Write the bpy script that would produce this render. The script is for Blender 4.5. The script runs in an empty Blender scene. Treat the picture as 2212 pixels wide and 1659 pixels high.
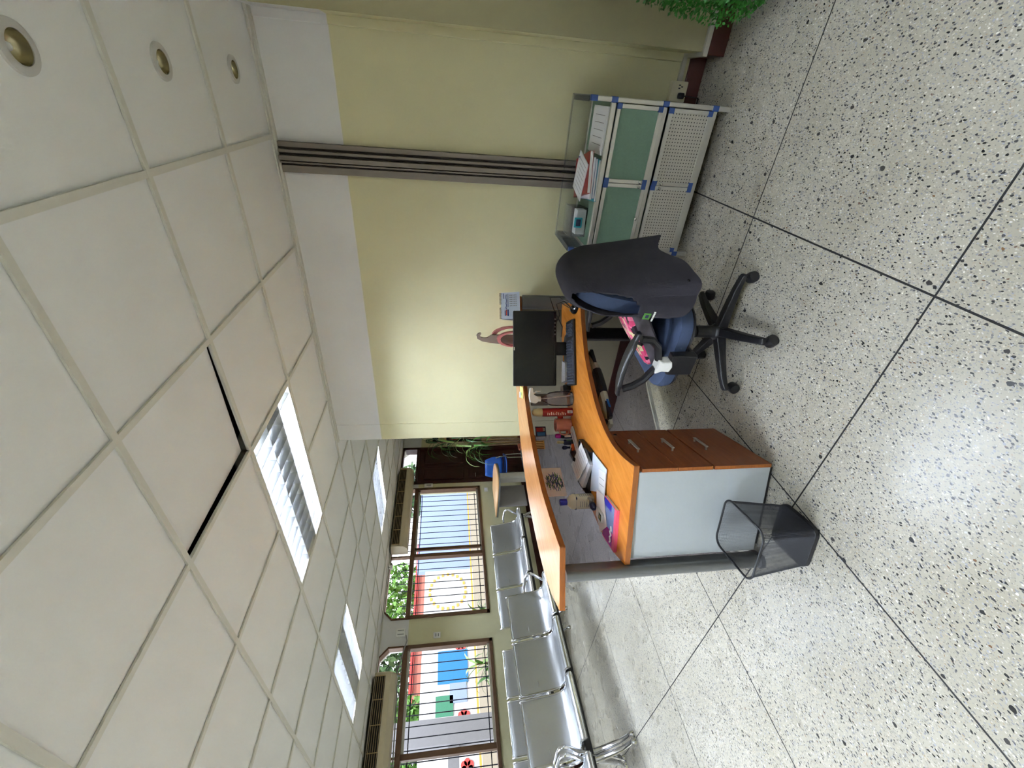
import bpy, bmesh, math, random
from mathutils import Vector, Matrix
random.seed(7)
S = bpy.context.scene
COL = S.collection
PI = math.pi

# ------------------------------------------------------------------ camera
CAM_H = 1.52
YAW, PITCH, ROLL = 0.608270737, 0.144984363, -0.00926132854
def make_camera():
    F = Vector((-math.sin(YAW)*math.cos(PITCH), math.cos(YAW)*math.cos(PITCH), -math.sin(PITCH)))
    r = Vector((math.cos(YAW), math.sin(YAW), 0)); u = r.cross(F)
    r2 = r*math.cos(ROLL) + u*math.sin(ROLL); u2 = r2.cross(F)
    cd = bpy.data.cameras.new('camera'); cd.sensor_fit = 'HORIZONTAL'; cd.sensor_width = 36
    cd.lens = 36*923.645/2212; cd.clip_start = 0.05; cd.clip_end = 300
    co = bpy.data.objects.new('camera', cd); COL.objects.link(co)
    ax, ay, az = -u2, r2, -F               # the photograph was taken with the phone turned on its side
    m = Matrix(((ax.x, ay.x, az.x, 0), (ax.y, ay.y, az.y, 0), (ax.z, ay.z, az.z, CAM_H), (0, 0, 0, 1)))
    co.matrix_world = m
    S.camera = co
make_camera()

# ------------------------------------------------------------------ world, sun, exposure
SKY_STRENGTH = 1.0
SUN_STRENGTH = 2.0
EXPOSURE = 1.80
TUBE_STRENGTH = 72.0
w = bpy.data.worlds.new('sky'); S.world = w; w.use_nodes = True
nt = w.node_tree; bg = nt.nodes['Background']
sky = nt.nodes.new('ShaderNodeTexSky'); sky.sky_type = 'HOSEK_WILKIE'
sky.sun_direction = (0.5, -0.35, 0.79); sky.turbidity = 4.0; sky.ground_albedo = 0.5
mixw = nt.nodes.new('ShaderNodeMixRGB'); mixw.inputs[0].default_value = 0.6
mixw.inputs[2].default_value = (2.0, 2.05, 2.15, 1)
nt.links.new(sky.outputs[0], mixw.inputs[1]); nt.links.new(mixw.outputs[0], bg.inputs[0])
bg.inputs[1].default_value = SKY_STRENGTH
sd = bpy.data.lights.new('sun', 'SUN'); sd.energy = SUN_STRENGTH; sd.angle = 0.02; sd.color = (1, .96, .9)
so = bpy.data.objects.new('sun', sd); COL.objects.link(so)
so.rotation_euler = Vector((0.5, -0.35, 0.79)).to_track_quat('Z', 'Y').to_euler(); so.location = (8, -5, 12)
vs = S.view_settings; vs.view_transform = 'Standard'; vs.look = 'None'; vs.gamma = 1; vs.use_curve_mapping = False
vs.exposure = EXPOSURE
cy = S.cycles
cy.use_denoising = True
try: cy.denoiser = 'OPENIMAGEDENOISE'
except Exception: pass
try: cy.denoising_prefilter = 'FAST'
except Exception: pass
cy.use_adaptive_sampling = True; cy.adaptive_threshold = 0.035
cy.max_bounces = 9; cy.diffuse_bounces = 4; cy.glossy_bounces = 4; cy.transmission_bounces = 8; cy.transparent_max_bounces = 16
cy.sample_clamp_indirect = 8.0; cy.caustics_reflective = False; cy.caustics_refractive = False

# ------------------------------------------------------------------ materials
def s(r, g, b):
    f = lambda c: (c/255/12.92) if c <= 10.31 else ((c/255+0.055)/1.055)**2.4
    return (f(r), f(g), f(b), 1)
MATS = {}
def N(t, k, **kw):
    n = t.nodes.new(k)
    for a, b in kw.items(): setattr(n, a, b)
    return n
def mat(name, col, rough=0.5, metal=0.0, var=0.05, scale=20.0, bump=0.0, bscale=None, alpha=1.0, spec=0.5, emit=0, trans=0.0):
    if name in MATS: return MATS[name]
    m = bpy.data.materials.new(name); m.use_nodes = True; t = m.node_tree; b = t.nodes['Principled BSDF']
    b.inputs['Roughness'].default_value = rough; b.inputs['Metallic'].default_value = metal
    b.inputs['Specular IOR Level'].default_value = spec; b.inputs['Alpha'].default_value = alpha
    b.inputs['Transmission Weight'].default_value = trans
    tc = N(t, 'ShaderNodeTexCoord'); no = N(t, 'ShaderNodeTexNoise'); no.inputs['Scale'].default_value = scale
    no.inputs['Detail'].default_value = 3
    t.links.new(tc.outputs['Object'], no.inputs['Vector'])
    mx = N(t, 'ShaderNodeMixRGB'); mx.inputs[1].default_value = [c*(1-var) for c in col[:3]]+[1]; mx.inputs[2].default_value = [min(1, c*(1+var)) for c in col[:3]]+[1]
    t.links.new(no.outputs['Fac'], mx.inputs[0]); t.links.new(mx.outputs[0], b.inputs['Base Color'])
    if emit:
        t.links.new(mx.outputs[0], b.inputs['Emission Color']); b.inputs['Emission Strength'].default_value = emit
    if bump:
        n2 = N(t, 'ShaderNodeTexNoise'); n2.inputs['Scale'].default_value = bscale or scale*4
        t.links.new(tc.outputs['Object'], n2.inputs['Vector'])
        bp = N(t, 'ShaderNodeBump'); bp.inputs['Strength'].default_value = bump; bp.inputs['Distance'].default_value = 0.01
        t.links.new(n2.outputs['Fac'], bp.inputs['Height']); t.links.new(bp.outputs[0], b.inputs['Normal'])
    MATS[name] = m
    return m
def glass(name, tint, gloss=0.08, rough=0.02, haze=None, hazecol=(0.5, 0.5, 0.5, 1)):
    m = bpy.data.materials.new(name); m.use_nodes = True; t = m.node_tree
    t.nodes.remove(t.nodes['Principled BSDF']); out = t.nodes['Material Output']
    tr = N(t, 'ShaderNodeBsdfTransparent'); tr.inputs[0].default_value = tint
    gl = N(t, 'ShaderNodeBsdfGlossy'); gl.inputs['Roughness'].default_value = rough
    lw = N(t, 'ShaderNodeLayerWeight'); lw.inputs['Blend'].default_value = gloss
    ms = N(t, 'ShaderNodeMixShader')
    t.links.new(lw.outputs['Fresnel'], ms.inputs[0]); t.links.new(tr.outputs[0], ms.inputs[1]); t.links.new(gl.outputs[0], ms.inputs[2])
    last = ms
    if haze:
        df = N(t, 'ShaderNodeBsdfDiffuse'); df.inputs[0].default_value = hazecol
        m2 = N(t, 'ShaderNodeMixShader'); m2.inputs[0].default_value = haze
        t.links.new(ms.outputs[0], m2.inputs[1]); t.links.new(df.outputs[0], m2.inputs[2]); last = m2
    t.links.new(last.outputs[0], out.inputs[0]); MATS[name] = m
    return m
def ramp(t, fac, stops):
    r = N(t, 'ShaderNodeValToRGB'); e = r.color_ramp.elements
    while len(e) < len(stops): e.new(0.5)
    for i, (p, c) in enumerate(stops): e[i].position = p; e[i].color = c
    t.links.new(fac, r.inputs[0]); return r

def terrazzo():
    m = bpy.data.materials.new('terrazzo'); m.use_nodes = True; t = m.node_tree; b = t.nodes['Principled BSDF']
    tc = N(t, 'ShaderNodeTexCoord'); gm = N(t, 'ShaderNodeNewGeometry')
    pos = gm.outputs['Position']
    warp = N(t, 'ShaderNodeTexNoise'); warp.inputs['Scale'].default_value = 60
    t.links.new(pos, warp.inputs['Vector'])
    wv = N(t, 'ShaderNodeVectorMath', operation='SCALE'); wv.inputs['Scale'].default_value = 0.012
    t.links.new(warp.outputs['Color'], wv.inputs[0])
    ad = N(t, 'ShaderNodeVectorMath', operation='ADD'); t.links.new(pos, ad.inputs[0]); t.links.new(wv.outputs[0], ad.inputs[1])
    flat = N(t, 'ShaderNodeVectorMath', operation='MULTIPLY'); flat.inputs[1].default_value = (1, 1, 0); t.links.new(ad.outputs[0], flat.inputs[0])
    base = N(t, 'ShaderNodeTexNoise'); base.inputs['Scale'].default_value = 2.2; base.inputs['Detail'].default_value = 4
    t.links.new(pos, base.inputs['Vector'])
    cur = ramp(t, base.outputs['Fac'], [(0.3, s(168, 162, 144)), (0.7, s(182, 177, 162))]).outputs[0]
    def layer(scale, cols, rad0, rad1, share, cur, seed, rot=0.0, asp=1.0):
        mp = N(t, 'ShaderNodeMapping'); mp.inputs['Location'].default_value = (seed, seed*1.7, 0); mp.inputs['Rotation'].default_value = (0, 0, rot); mp.inputs['Scale'].default_value = (asp, 1, 1); t.links.new(flat.outputs[0], mp.inputs[0])
        v = N(t, 'ShaderNodeTexVoronoi', voronoi_dimensions='2D'); v.inputs['Scale'].default_value = scale; t.links.new(mp.outputs[0], v.inputs['Vector'])
        sep = N(t, 'ShaderNodeSeparateColor'); t.links.new(v.outputs['Color'], sep.inputs[0])
        rad = N(t, 'ShaderNodeMapRange'); rad.inputs['To Min'].default_value = rad0; rad.inputs['To Max'].default_value = rad1; t.links.new(sep.outputs[0], rad.inputs[0])
        lt = N(t, 'ShaderNodeMath', operation='LESS_THAN'); t.links.new(v.outputs['Distance'], lt.inputs[0]); t.links.new(rad.outputs[0], lt.inputs[1])
        sh = N(t, 'ShaderNodeMath', operation='LESS_THAN'); t.links.new(sep.outputs[1], sh.inputs[0]); sh.inputs[1].default_value = share
        mu = N(t, 'ShaderNodeMath', operation='MULTIPLY'); t.links.new(lt.outputs[0], mu.inputs[0]); t.links.new(sh.outputs[0], mu.inputs[1])
        cc = ramp(t, sep.outputs[2], cols)
        mx = N(t, 'ShaderNodeMixRGB'); t.links.new(mu.outputs[0], mx.inputs[0]); t.links.new(cur, mx.inputs[1]); t.links.new(cc.outputs[0], mx.inputs[2])
        return mx.outputs[0]
    cur = layer(150, [(0, s(136, 133, 122)), (0.35, s(156, 153, 144)), (0.6, s(174, 169, 155)), (0.8, s(210, 206, 194)), (1, s(158, 138, 108))], 0.15, 0.5, 0.6, cur, 3.1, 0.4, 1.4)
    cur = layer(95, [(0, s(104, 102, 100)), (0.4, s(140, 140, 142)), (0.8, s(162, 164, 170)), (1, s(230, 226, 214))], 0.12, 0.4, 0.36, cur, 7.7, 1.2, 1.5)
    cur = layer(58, [(0, s(24, 26, 26)), (0.5, s(54, 54, 54)), (0.85, s(96, 96, 100)), (0.93, s(124, 92, 62)), (1, s(70, 70, 70))], 0.10, 0.31, 0.24, cur, 1.3, 0.9, 1.7)
    cur = layer(52, [(0, s(24, 26, 26)), (0.5, s(50, 50, 50)), (1, s(100, 100, 104))], 0.10, 0.30, 0.2, cur, 5.9, 2.3, 1.7)
    cur = layer(13, [(0, s(24, 26, 28)), (1, s(64, 62, 60))], 0.05, 0.14, 0.12, cur, 11.9, 0.3, 1.3)
    t.links.new(cur, b.inputs['Base Color'])
    b.inputs['Roughness'].default_value = 0.28; b.inputs['Specular IOR Level'].default_value = 0.36
    n2 = N(t, 'ShaderNodeTexNoise'); n2.inputs['Scale'].default_value = 3.5; t.links.new(pos, n2.inputs['Vector'])
    mr = N(t, 'ShaderNodeMapRange'); mr.inputs['To Min'].default_value = 0.22; mr.inputs['To Max'].default_value = 0.34; t.links.new(n2.outputs['Fac'], mr.inputs[0]); t.links.new(mr.outputs[0], b.inputs['Roughness'])
    MATS['terrazzo'] = m
terrazzo()

def two_tone(name, low, high, zsplit, rough=0.55):
    m = bpy.data.materials.new(name); m.use_nodes = True; t = m.node_tree; b = t.nodes['Principled BSDF']
    gm = N(t, 'ShaderNodeNewGeometry'); sp = N(t, 'ShaderNodeSeparateXYZ'); t.links.new(gm.outputs['Position'], sp.inputs[0])
    no = N(t, 'ShaderNodeTexNoise'); no.inputs['Scale'].default_value = 9; t.links.new(gm.outputs['Position'], no.inputs['Vector'])
    wob = N(t, 'ShaderNodeMath', operation='MULTIPLY_ADD'); wob.inputs[1].default_value = 0.006; t.links.new(no.outputs['Fac'], wob.inputs[0]); t.links.new(sp.outputs['Z'], wob.inputs[2])
    gt = N(t, 'ShaderNodeMath', operation='GREATER_THAN'); gt.inputs[1].default_value = zsplit; t.links.new(wob.outputs[0], gt.inputs[0])
    mx = N(t, 'ShaderNodeMixRGB'); t.links.new(gt.outputs[0], mx.inputs[0]); mx.inputs[1].default_value = low; mx.inputs[2].default_value = high
    n3 = N(t, 'ShaderNodeTexNoise'); n3.inputs['Scale'].default_value = 1.6; t.links.new(gm.outputs['Position'], n3.inputs['Vector'])
    hv = N(t, 'ShaderNodeMixRGB', blend_type='MULTIPLY'); hv.inputs[0].default_value = 0.12; t.links.new(mx.outputs[0], hv.inputs[1]); t.links.new(n3.outputs['Fac'], hv.inputs[2])
    t.links.new(hv.outputs[0], b.inputs['Base Color']); b.inputs['Roughness'].default_value = rough
    n2 = N(t, 'ShaderNodeTexNoise'); n2.inputs['Scale'].default_value = 60; t.links.new(gm.outputs['Position'], n2.inputs['Vector'])
    bp = N(t, 'ShaderNodeBump'); bp.inputs['Strength'].default_value = 0.06; bp.inputs['Distance'].default_value = 0.01; t.links.new(n2.outputs['Fac'], bp.inputs['Height']); t.links.new(bp.outputs[0], b.inputs['Normal'])
    MATS[name] = m
two_tone('olive_tone', s(176, 170, 134), s(200, 196, 176), 2.45)  # pilaster front face: darker olive than the wall
two_tone('wall_paint', s(222, 217, 178), s(232, 232, 232), 2.135)

def wood(name, c1, c2, scale=(1.2, 14, 14), rough=0.3, rot=0.0):
    m = bpy.data.materials.new(name); m.use_nodes = True; t = m.node_tree; b = t.nodes['Principled BSDF']
    tc = N(t, 'ShaderNodeTexCoord'); mp = N(t, 'ShaderNodeMapping'); mp.inputs['Scale'].default_value = scale; mp.inputs['Rotation'].default_value = (0, 0, rot)
    t.links.new(tc.outputs['Object'], mp.inputs[0])
    no = N(t, 'ShaderNodeTexNoise'); no.inputs['Scale'].default_value = 3; no.inputs['Detail'].default_value = 6; no.inputs['Distortion'].default_value = 0.6
    t.links.new(mp.outputs[0], no.inputs['Vector'])
    r = ramp(t, no.outputs['Fac'], [(0.3, c1), (0.7, c2)]); t.links.new(r.outputs[0], b.inputs['Base Color'])
    b.inputs['Roughness'].default_value = rough; MATS[name] = m
wood('desk_wood', s(205, 122, 42), s(228, 150, 66), (10, 2.0, 10), 0.26)
wood('counter_wood', s(214, 146, 88), s(226, 162, 102), (10, 1.5, 10), 0.16)
wood('edge_wood', s(146, 82, 32), s(166, 98, 42), (5, 5, 40), 0.4)
wood('drawer_wood', s(118, 62, 32), s(142, 80, 44), (2, 2, 26), 0.35)
wood('door_wood', s(52, 20, 18), s(70, 30, 24), (20, 20, 1.6), 0.35)
wood('pale_table_wood', s(226, 176, 122), s(238, 192, 140), (2, 10, 10), 0.3)
mat('edge_line', s(232, 190, 130), 0.4)
mat('ceiling_tile', s(232, 232, 230), 0.85, scale=2.5, var=0.03, bump=0.05, bscale=180)
mat('ceiling_grid', s(214, 212, 202), 0.5, var=0.04)
mat('ceiling_void', s(40, 40, 42), 0.9)
mat('joint_black', s(22, 22, 22), 0.7)
mat('baseboard_red', s(74, 30, 20), 0.35, var=0.15, scale=8)
mat('trunking', s(196, 192, 180), 0.5)
mat('cream_box', s(226, 218, 190), 0.45)
mat('white_plastic', s(236, 236, 232), 0.4)
mat('grey_plastic', s(150, 150, 148), 0.5)
mat('bronze', s(108, 80, 60), 0.42, 0.35, var=0.12)
mat('iron_bar', s(30, 36, 58), 0.5)
mat('aluminium', s(205, 203, 196), 0.3, 0.75, var=0.06)
mat('channel_grey', s(134, 126, 118), 0.45, 0.35, var=0.06)
mat('channel_dark', s(66, 60, 54), 0.6)
mat('blue_joint', s(52, 84, 150), 0.45)
mat('frosted_green', s(112, 142, 124), 0.45, var=0.12, scale=120)
mat('chrome', s(226, 228, 232), 0.1, 1.0, var=0.02)
mat('steel_sheet', s(176, 178, 180), 0.34, 0.85, var=0.05, scale=4)
mat('black_metal', s(24, 25, 30), 0.45)
mat('black_plastic', s(24, 24, 27), 0.4, bump=0.05, bscale=200)
mat('black_gloss', s(14, 15, 18), 0.18)
mat('screen_black', s(18, 20, 24), 0.3)
mat('charcoal_fabric', s(46, 44, 52), 0.95, var=0.18, scale=30, bump=0.25, bscale=500)
mat('chair_blue', s(62, 76, 104), 0.95, var=0.15, scale=60, bump=0.3, bscale=600)
mat('grey_cloth', s(92, 86, 92), 0.95, var=0.15, scale=40)
mat('pedestal_grey', s(178, 184, 186), 0.45, var=0.03, scale=3)
mat('post_grey', s(118, 120, 120), 0.35, 0.5, var=0.05)
mat('beige_plastic', s(196, 192, 168), 0.5, var=0.1, scale=6)
mat('paper', s(238, 240, 246), 0.7, var=0.01)
mat('paper_blue', s(216, 226, 244), 0.7, var=0.02)
mat('paper_warm', s(242, 232, 230), 0.7, var=0.03)
mat('ink_grey', s(120, 122, 130), 0.7)
mat('ink_blue', s(40, 60, 140), 0.6)
mat('pink', s(238, 98, 130), 0.45)
mat('pink_plastic', s(226, 140, 140), 0.35, alpha=0.86)
mat('hook_taupe', s(140, 124, 112), 0.5)
mat('mug_pink', s(208, 140, 126), 0.4)
mat('red_can', s(150, 30, 30), 0.3, var=0.08)
mat('red_bright', s(205, 52, 40), 0.4)
mat('gold_cap', s(206, 196, 150), 0.3, 0.3)
mat('blue_cap', s(36, 40, 168), 0.35)
mat('cream_bottle', s(222, 216, 194), 0.45, var=0.03)
mat('navy', s(28, 34, 72), 0.4)
mat('magenta', s(190, 40, 160), 0.2, 0.3)
mat('orange', s(226, 104, 40), 0.4)
mat('teal', s(40, 160, 178), 0.35)
mat('yellow_note', s(236, 232, 150), 0.7)
mat('leaf_green', s(74, 128, 50), 0.5, var=0.35, scale=6)
mat('leaf_dark', s(48, 82, 42), 0.5, var=0.35, scale=6)
mat('leaf_pale', s(150, 178, 104), 0.5, var=0.25, scale=8)
mat('bush_green', s(48, 118, 34), 0.5, var=0.45, scale=14)
mat('stem_brown', s(96, 74, 48), 0.8)
mat('terracotta', s(150, 88, 60), 0.7)
mat('cardboard', s(206, 178, 128), 0.8)
mat('chair_plastic_blue', s(48, 104, 200), 0.4)
mat('panel_grey', s(150, 146, 146), 0.5, var=0.04)
mat('table_white', s(220, 218, 212), 0.45)
mat('ac_cream', s(206, 194, 166), 0.45, var=0.05)
mat('ac_grille', s(176, 152, 110), 0.45)
mat('ac_dark', s(24, 22, 20), 0.7)
mat('ac_side', s(108, 104, 98), 0.5)
mat('louver_metal', s(186, 188, 192), 0.28, 0.85, var=0.02)
mat('tube_off', s(228, 218, 150), 0.4)
mat('tube_lit', (0.77, 0.86, 1.0, 1), 0.4, emit=TUBE_STRENGTH, var=0.0)
mat('lamp_glass', s(170, 160, 124), 0.25, 0.7)
mat('downlight_ring', s(196, 194, 190), 0.4)
mat('tube_fill', (0.77, 0.86, 1.0, 1), 0.4, emit=TUBE_STRENGTH*1.65, var=0.0)  # stronger tubes for the fixtures added behind the camera
mat('out_white', s(178, 178, 182), 0.8)
mat('out_blue_wall', s(118, 132, 172), 0.8)
mat('out_sky_blue', s(26, 100, 160), 0.7)
mat('out_grey', s(120, 120, 128), 0.8)
mat('out_paving', s(140, 132, 120), 0.9)
mat('out_salmon', s(170, 100, 88), 0.8)
mat('out_red', s(170, 56, 54), 0.7)
mat('out_yellow', s(176, 136, 62), 0.7)
mat('out_green', s(48, 106, 84), 0.7)
mat('out_roof', s(120, 116, 120), 0.8)
mat('out_leaf', s(78, 120, 44), 0.6, var=0.4, scale=1.2)
mat('out_leaf_dark', s(50, 80, 40), 0.6, var=0.4, scale=1.2)
glass('window_glass', (0.93, 0.95, 0.95, 1), 0.04)
glass('tinted_panel', (0.25, 0.235, 0.265, 1), 0.06, 0.06)
glass('clear_acrylic', (0.96, 0.97, 0.97, 1), 0.08, 0.05, 0.05, (0.85, 0.88, 0.9, 1))
glass('bottle_clear', (0.86, 0.82, 0.86, 1), 0.15, 0.03, 0.06, (0.5, 0.46, 0.5, 1))

def perforated():
    m = mat('perforated_sheet', s(196, 192, 182), 0.4, 0.3, var=0.03); t = m.node_tree; b = t.nodes['Principled BSDF']
    src = b.inputs['Base Color'].links[0].from_socket
    tc = N(t, 'ShaderNodeTexCoord'); sc = N(t, 'ShaderNodeVectorMath', operation='SCALE'); sc.inputs['Scale'].default_value = 1/0.0165; t.links.new(tc.outputs['Object'], sc.inputs[0])
    fr = N(t, 'ShaderNodeVectorMath', operation='FRACTION'); t.links.new(sc.outputs[0], fr.inputs[0])
    su = N(t, 'ShaderNodeVectorMath', operation='SUBTRACT'); su.inputs[1].default_value = (0.5, 0, 0.5); t.links.new(fr.outputs[0], su.inputs[0])
    fl = N(t, 'ShaderNodeVectorMath', operation='MULTIPLY'); fl.inputs[1].default_value = (1, 0, 1); t.links.new(su.outputs[0], fl.inputs[0])
    ln = N(t, 'ShaderNodeVectorMath', operation='LENGTH'); t.links.new(fl.outputs[0], ln.inputs[0])
    lt = N(t, 'ShaderNodeMath', operation='LESS_THAN'); lt.inputs[1].default_value = 0.19; t.links.new(ln.outputs['Value'], lt.inputs[0])
    mx = N(t, 'ShaderNodeMixRGB'); t.links.new(lt.outputs[0], mx.inputs[0]); t.links.new(src, mx.inputs[1]); mx.inputs[2].default_value = s(60, 58, 54)
    t.links.new(mx.outputs[0], b.inputs['Base Color'])
perforated()
def floral():
    m = mat('floral_cloth', s(230, 210, 180), 0.95); t = m.node_tree; b = t.nodes['Principled BSDF']
    tc = N(t, 'ShaderNodeTexCoord'); v = N(t, 'ShaderNodeTexVoronoi'); v.inputs['Scale'].default_value = 34; t.links.new(tc.outputs['Object'], v.inputs['Vector'])
    sp = N(t, 'ShaderNodeSeparateColor'); t.links.new(v.outputs['Color'], sp.inputs[0])
    r = ramp(t, sp.outputs[0], [(0.0, s(40, 24, 34)), (0.16, s(222, 70, 120)), (0.45, s(240, 130, 160)), (0.68, s(240, 224, 178)), (0.9, s(90, 60, 60))]); r.color_ramp.interpolation = 'CONSTANT'
    t.links.new(r.outputs[0], b.inputs['Base Color'])
floral()

# ------------------------------------------------------------------ mesh helpers
ORG = {}
class MB:
    def __init__(self): self.bm = bmesh.new()
    def _add(self, vs, fs, M=None):
        v = [self.bm.verts.new((M @ Vector(p)) if M else p) for p in vs]
        for f in fs:
            try: self.bm.faces.new([v[i] for i in f])
            except ValueError: pass
        return self
    def box(self, x0, x1, y0, y1, z0, z1, M=None):
        vs = [(x, y, z) for x in (x0, x1) for y in (y0, y1) for z in (z0, z1)]
        return self._add(vs, [(0, 1, 3, 2), (4, 6, 7, 5), (0, 4, 5, 1), (2, 3, 7, 6), (0, 2, 6, 4), (1, 5, 7, 3)], M)
    def prism(self, poly, z0, z1, M=None):
        n = len(poly); vs = [(p[0], p[1], z0) for p in poly] + [(p[0], p[1], z1) for p in poly]
        fs = [tuple(range(n))[::-1], tuple(range(n, 2*n))] + [(i, (i+1) % n, n+(i+1) % n, n+i) for i in range(n)]
        return self._add(vs, fs, M)
    def strip(self, A, B, z0, z1):       # slab between two polylines of equal length
        n = len(A)
        vs = [(p[0], p[1], z) for z in (z0, z1) for P in (A, B) for p in P]
        a0, b0, a1, b1 = 0, n, 2*n, 3*n; fs = []
        for i in range(n-1):
            fs += [(a1+i, a1+i+1, b1+i+1, b1+i), (a0+i, b0+i, b0+i+1, a0+i+1), (a0+i, a0+i+1, a1+i+1, a1+i), (b0+i, b1+i, b1+i+1, b0+i+1)]
        fs += [(a0, a1, b1, b0), (a0+n-1, b0+n-1, b1+n-1, a1+n-1)]
        return self._add(vs, fs)
    def loft(self, rings, closed=True, cap=True, M=None):
        n = len(rings[0]); vs = [p for r in rings for p in r]; fs = []
        for k in range(len(rings)-1):
            for i in range(n if closed else n-1):
                j = (i+1) % n
                fs.append((k*n+i, k*n+j, (k+1)*n+j, (k+1)*n+i))
        if cap and closed:
            fs.append(tuple(range(n))[::-1]); fs.append(tuple(range((len(rings)-1)*n, len(rings)*n)))
        return self._add(vs, fs, M)
    def lathe(self, prof, n=20, M=None, cap=True):
        rings = [[(r*math.cos(2*PI*i/n), r*math.sin(2*PI*i/n), z) for i in range(n)] for r, z in prof]
        return self.loft(rings, True, cap, M)
    def tube(self, pts, r, n=8, M=None):
        pts = [Vector(p) for p in pts]; rr = r if isinstance(r, (list, tuple)) else [r]*len(pts); rings = []; up = None
        for i, p in enumerate(pts):
            d = (pts[min(i+1, len(pts)-1)] - pts[max(i-1, 0)]).normalized()
            if up is None: up = Vector((0, 0, 1)) if abs(d.z) < 0.9 else Vector((1, 0, 0))
            a = d.cross(up).normalized(); b = a.cross(d).normalized(); up = b
            rings.append([tuple(p + (a*math.cos(2*PI*k/n) + b*math.sin(2*PI*k/n))*rr[i]) for k in range(n)])
        return self.loft(rings, True, True, M)
    def ball(self, c, r, n=14, M=None, sc=(1, 1, 1)):
        rings = []
        for k in range(1, n//2+1):
            th = PI*k/(n//2+1)
            rings.append([(c[0]+sc[0]*r*math.sin(th)*math.cos(2*PI*i/n), c[1]+sc[1]*r*math.sin(th)*math.sin(2*PI*i/n), c[2]+sc[2]*r*math.cos(th)) for i in range(n)])
        return self.loft(rings, True, True, M)
    def quad(self, pts, M=None): return self._add(pts, [tuple(range(len(pts)))], M)
    def mesh(self, name, m, smooth=False, off=None):
        bmesh.ops.recalc_face_normals(self.bm, faces=self.bm.faces)
        me = bpy.data.meshes.new(name)
        if off is not None: bmesh.ops.translate(self.bm, verts=self.bm.verts, vec=-Vector(off))
        self.bm.to_mesh(me); self.bm.free()
        for x in (m if isinstance(m, (list, tuple)) else [m]): me.materials.append(MATS[x])
        if smooth:
            for p in me.polygons: p.use_smooth = True
        return me
    def build(self, name, m, parent=None, world=False, bevel=0, smooth=False, seg=2, sub=0, origin=None):
        off = None
        if world and parent is not None: off = ORG.get(parent.name, (0, 0, 0))
        elif origin is not None: off = origin
        o = bpy.data.objects.new(name, self.mesh(name, m, smooth, off)); COL.objects.link(o)
        if parent is not None: o.parent = parent; ORG[o.name] = ORG.get(parent.name, (0, 0, 0))
        elif origin is not None: o.location = origin; ORG[o.name] = origin
        if bevel:
            b = o.modifiers.new('bevel', 'BEVEL'); b.width = bevel; b.segments = seg; b.limit_method = 'ANGLE'; b.angle_limit = 0.6
        if sub:
            x = o.modifiers.new('sub', 'SUBSURF'); x.levels = sub; x.render_levels = sub
        if smooth and not sub:
            try: o.data.set_sharp_from_angle(angle=0.7)
            except Exception: pass
        return o
def tag(o, label, cat, group=None):
    o['label'] = label; o['category'] = cat
    if group: o['group'] = group
    return o
def thing(name, label, cat, loc=(0, 0, 0), rotz=0, group=None):
    o = bpy.data.objects.new(name, None); COL.objects.link(o); o.location = loc; o.rotation_euler = (0, 0, rotz); o.empty_display_size = 0.1
    ORG[o.name] = tuple(loc)
    return tag(o, label, cat, group)
def struct(o): o['kind'] = 'structure'; return o
def stuff(o): o['kind'] = 'stuff'; return o
def inst(o, loc, parent=None, rot=None, name=None):
    c = o.copy(); COL.objects.link(c); c.location = loc
    if rot is not None: c.rotation_euler = rot
    if parent is not None: c.parent = parent
    return c
def copy_tree(o, parent=None):
    c = o.copy(); COL.objects.link(c)
    if parent is not None: c.parent = parent
    for ch in list(o.children): copy_tree(ch, c)
    return c
def smoothline(P, k=6):
    P = [Vector((p[0], p[1])) for p in P]; out = []
    for i in range(len(P)-1):
        p0, p1, p2, p3 = P[max(i-1, 0)], P[i], P[i+1], P[min(i+2, len(P)-1)]
        for j in range(k):
            t = j/k
            out.append(0.5*((2*p1) + (p2-p0)*t + (2*p0-5*p1+4*p2-p3)*t*t + (3*p1-p0-3*p2+p3)*t**3))
    out.append(P[-1]); return out
def resample(P, n):
    L = [0]
    for a, b in zip(P, P[1:]): L.append(L[-1] + (b-a).length)
    out = []
    for i in range(n):
        d = L[-1]*i/(n-1); k = 0
        while k < len(L)-2 and L[k+1] < d: k += 1
        t = (d-L[k])/max(L[k+1]-L[k], 1e-9); out.append(P[k].lerp(P[k+1], min(1, t)))
    return out
def rrect(w, d, r, n=5):
    pts = []
    for cx, cy, a0 in ((w/2-r, d/2-r, 0), (-w/2+r, d/2-r, PI/2), (-w/2+r, -d/2+r, PI), (w/2-r, -d/2+r, 1.5*PI)):
        for i in range(n+1):
            a = a0 + PI/2*i/n; pts.append((cx+r*math.cos(a), cy+r*math.sin(a)))
    return pts
def Rz(a): return Matrix.Rotation(a, 4, 'Z')
def Tr(*p): return Matrix.Translation(p)

# ================================================================== the setting
XL, YW, ZC = -6.45, 3.01, 2.512
X1, Y0, Y1 = 2.6, -5.6, 8.6
PAINT = 'wall_paint'
# ---- floor of terrazzo slabs with black joints
floor = struct(MB().box(XL-0.2, X1+0.2, Y0-0.2, Y1+0.2, -0.2, -0.0006).build('floor', 'joint_black'))
gx = [-0.437+0.983*k for k in range(-5, 8)]; gy = [1.09+0.985*k for k in range(-8, 9)]
gx = sorted([x for x in gx if XL < x < X1] + [XL, X1]); gy = sorted([y for y in gy if Y0 < y < Y1] + [Y0, Y1])
G = 0.0036
for a, b in zip(gx, gx[1:]):
    for c, d in zip(gy, gy[1:]):
        if a > -2.5 and c > YW: continue
        MB().box(a+G, b-G, c+G, d-G, -0.02, 0.0).build('floor_slab', 'terrazzo', floor)
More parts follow.
